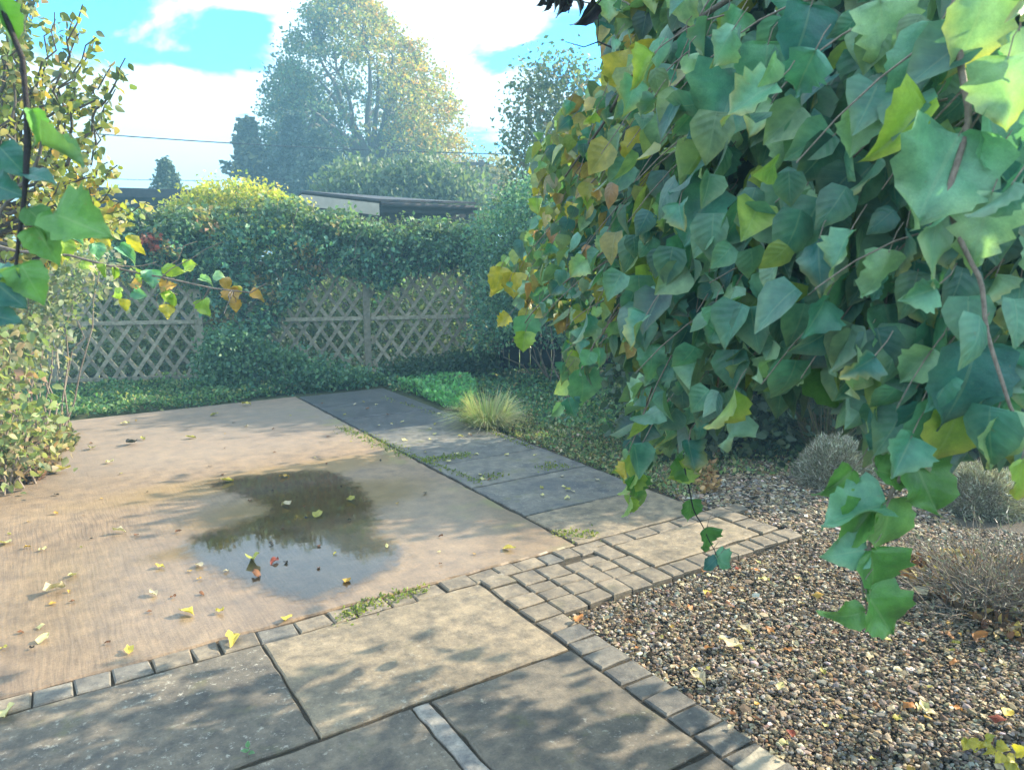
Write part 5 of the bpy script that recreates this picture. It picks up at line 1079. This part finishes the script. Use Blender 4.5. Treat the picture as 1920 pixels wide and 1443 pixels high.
def arching():
    root = thing('arching_branch', 'arching bare twig with yellow and pale curled leaves in front of the trellis', 'branch', P(60, 470, 2.6))
    q = [P(-120, 430, 2.7), P(30, 470, 2.6), P(130, 478, 2.6), P(230, 505, 2.6), P(330, 525, 2.6), P(400, 540, 2.55), P(470, 548, 2.5), P(500, 530, 2.5)]
    link('twig', mesh_np('twig', *tubes([(q, np.linspace(.006, .0015, 8))], 6), mat=M_TWIG), root)
    for k in range(11):
        i = RNG.integers(0, 6); a = q[i].lerp(q[i + 1], RNG.random()); e = a + Vector((RNG.normal(.05, .1), RNG.normal(0, .08), RNG.normal(-.04, .08)))
        link('twig', mesh_np('twig', *tubes([(wander(a, e, 5, .2), np.linspace(.002, .001, 5))], 5), mat=M_TWIG), root)
    for px, py, dx, dy, s, ci in ((150, 492, 28, 8, .055, 4), (200, 495, -6, 30, .05, 4), (214, 500, 2, 30, .05, 4), (270, 508, -10, 26, .05, 4), (285, 505, 4, 34, .065, 1), (305, 500, 32, 16, .062, 4), (345, 500, 22, -2, .05, 4), (228, 545, -18, 8, .05, 4), (250, 545, 25, 10, .05, 1), (235, 560, -2, 38, .045, 5),
                                  (320, 545, -24, 30, .055, 4), (325, 548, 0, 38, .06, 4), (315, 570, 2, 34, .05, 5), (300, 538, 18, -4, .055, 6), (380, 560, 14, 38, .065, 4), (392, 565, -14, 6, .05, 4), (420, 520, 12, 30, .055, 6), (430, 540, 12, 30, .06, 6), (445, 535, -2, 22, .05, 5), (440, 560, 4, 30, .05, 6), (470, 545, 16, 8, .05, 6), (375, 520, 18, 8, .05, 3), (400, 515, 14, 2, .05, 3), (265, 535, -30, -8, .05, 6),
                                  (180, 455, 10, 40, .06, 1), (225, 460, 30, 30, .08, 1), (245, 440, 10, 50, .07, 5), (200, 430, 6, 50, .06, 5), (120, 450, 10, 40, .07, 4), (130, 430, 30, 30, .07, 1)):
        p = P(px, py, 2.6); e = P(px + dx, py + dy, 2.6); place_leaf(root, tuple(p), tuple(e - p), (RNG.normal(0, .3), -1, .4), s, int(RNG.integers(0, 8)), ci, .3)
arching()
def shoots_tree():
    root = thing('fruit_tree', 'fruit tree with upright shoots of small yellow green leaves at the upper left', 'tree', (-4.4, 5.4, 0))
    lines = [([(-4.4, 5.4, -.05), (-4.35, 5.4, .8), (-4.2, 5.35, 1.5), (-4.0, 5.3, 2.0)], [.09, .075, .06, .05])]; lp, ld, cc = [], [], []
    defs = []
    for x0, y0, x1, y1 in ((20, 300, 60, -60), (40, 320, 110, 20), (60, 330, 160, 25), (70, 340, 175, 70), (110, 330, 225, 105), (90, 350, 190, 180), (30, 350, 20, 60), (10, 330, 0, -40), (60, 400, 140, 260), (100, 260, 215, 130), (0, 400, 90, 120), (0, 250, 60, 10), (20, 420, 120, 170),
                           (80, 420, 230, 310), (60, 450, 215, 330), (90, 470, 250, 370), (30, 480, 215, 400), (10, 500, 120, 330), (0, 520, 160, 380), (20, 430, 190, 300), (50, 480, 240, 410), (-20, 300, 30, 150), (-20, 200, 45, -20), (10, 150, 95, -60), (0, 350, 80, 210)):
        defs.append((x0, y0, x1, y1))
    for k, (x0, y0, x1, y1) in enumerate(defs * 2):
        Y = 4.6 + RNG.normal(0, .35); jx = RNG.normal(0, 22); a = np.array(tuple(P(x0 + jx, y0 + RNG.normal(0, 20), Y + .2))); b = np.array(tuple(P(x1 + jx * .6 - (12 if k >= len(defs) else 0), y1 + RNG.normal(0, 16), Y)))
        w = wander(a, b, 12, .10); lines.append((w, np.linspace(.011, .003, 12))); lines.append((wander((-4.1, 5.33, 1.7), a, 6, .1), np.linspace(.025, .011, 6)))
        lowb = (y0 > 390)
        for i in range(2, 12):
            for _ in range(8 if lowb else 6):
                if RNG.random() < .15: continue
                f = RNG.random(); q = w[i - 1] * (1 - f) + w[i] * f + RNG.normal(0, .028, 3); lp.append(q); ld.append(np.array([RNG.normal(0, .6), RNG.normal(0, .6), RNG.normal(-.35, .6)]))
                cc.append(lowb)
    m = len(lp); cc = np.array(cc); C = pal([((.24, .24, .06), 3), ((.14, .18, .06), 3), ((.07, .10, .05), 2), ((.35, .26, .10), 1)], m, .2); C[cc] = pal([((.36, .34, .07), 4), ((.24, .28, .08), 3), ((.46, .28, .06), .8), ((.40, .34, .20), 1)], cc.sum(), .15)
    V, F = tubes(lines, 6); link('trunk', mesh_np('trunk', V, F, M_BARK), root)
    link('crown', scatter('crown', MID, np.array(lp), frames(np.array(ld), rnd_dirs(m)), RNG.uniform(.036, .064, m), C, M_FOL), root)
shoots_tree()
bush('mixed_shrub', 'loose yellow and pink tinged shrub at the left edge beside the concrete', 'shrub', [(-90, 560, 930), (-20, 580, 915), (30, 610, 890), (65, 690, 870), (85, 760, 850)], 4.9, .6, 1500, .060, [((.25, .30, .13), 3), ((.36, .32, .17), 2), ((.38, .23, .17), 1.4), ((.12, .18, .08), 2)], T=MID, sig=.07, per=9, stems=24)
bush('mixed_shrub', 'pale twiggy shrub in front of the left trellis panel end', 'shrub', [(-80, 400, 700), (0, 400, 700), (60, 430, 700), (140, 470, 560), (200, 480, 520)], 6.4, .6, 3600, .055, [((.25, .29, .17), 3), ((.36, .32, .24), 2), ((.14, .19, .11), 2)], T=MID, sig=.10, per=9, stems=20)
# yellow sprig at the bottom right
def ysprig():
    b = G(1905, 1475); b.z = -.03; root = thing('yellow_sprig', 'bright yellow leafy sprig at the bottom right corner', 'plant', b)
    top = P(1815, 1385, 1.95); q = [b, P(1890, 1425, 1.93), P(1860, 1400, 1.94), top]
    link('stem', mesh_np('stem', *tubes([(q, [.003, .002, .0015, .001])], 6), mat=M_TWIG), root)
    for px, py, dx, dy, s in ((1815, 1385, -8, 25, .035), (1820, 1382, 8, 28, .035), (1840, 1388, 0, 34, .035), (1845, 1388, 22, 14, .035), (1862, 1398, -14, 26, .032), (1868, 1398, 26, 6, .035), (1880, 1412, -18, 26, .035), (1888, 1415, 26, 14, .04), (1895, 1425, -6, 34, .035), (1850, 1385, 18, -12, .03), (1905, 1410, 22, -10, .04)):
        p = P(px, py, 1.93); e = P(px + dx, py + dy, 1.91); place_leaf(root, tuple(p), tuple(e - p), (0, -.6, 1), s, int(RNG.integers(0, 3)), 5, .6)
ysprig()

# ------------------------------------------------------------------ blue haze volume added to imitate lens veiling glare
def veil_haze():
    me = box_mesh('veil_haze', -95, 95, -35, 155, -1.1, 16)
    m = bpy.data.materials.new('veil_haze'); m.use_nodes = True; nt = m.node_tree; nt.nodes.clear(); o = N(nt, 'ShaderNodeOutputMaterial'); v = N(nt, 'ShaderNodeVolumePrincipled')
    v.inputs['Density'].default_value = HAZE; v.inputs['Color'].default_value = (.34, .72, 1.0, 1); v.inputs['Anisotropy'].default_value = .2
    L(nt, v.outputs[0], o.inputs['Volume']); link('veil_haze', me, kind='stuff', mat=m)
HAZE = .0085
if HAZE: veil_haze()
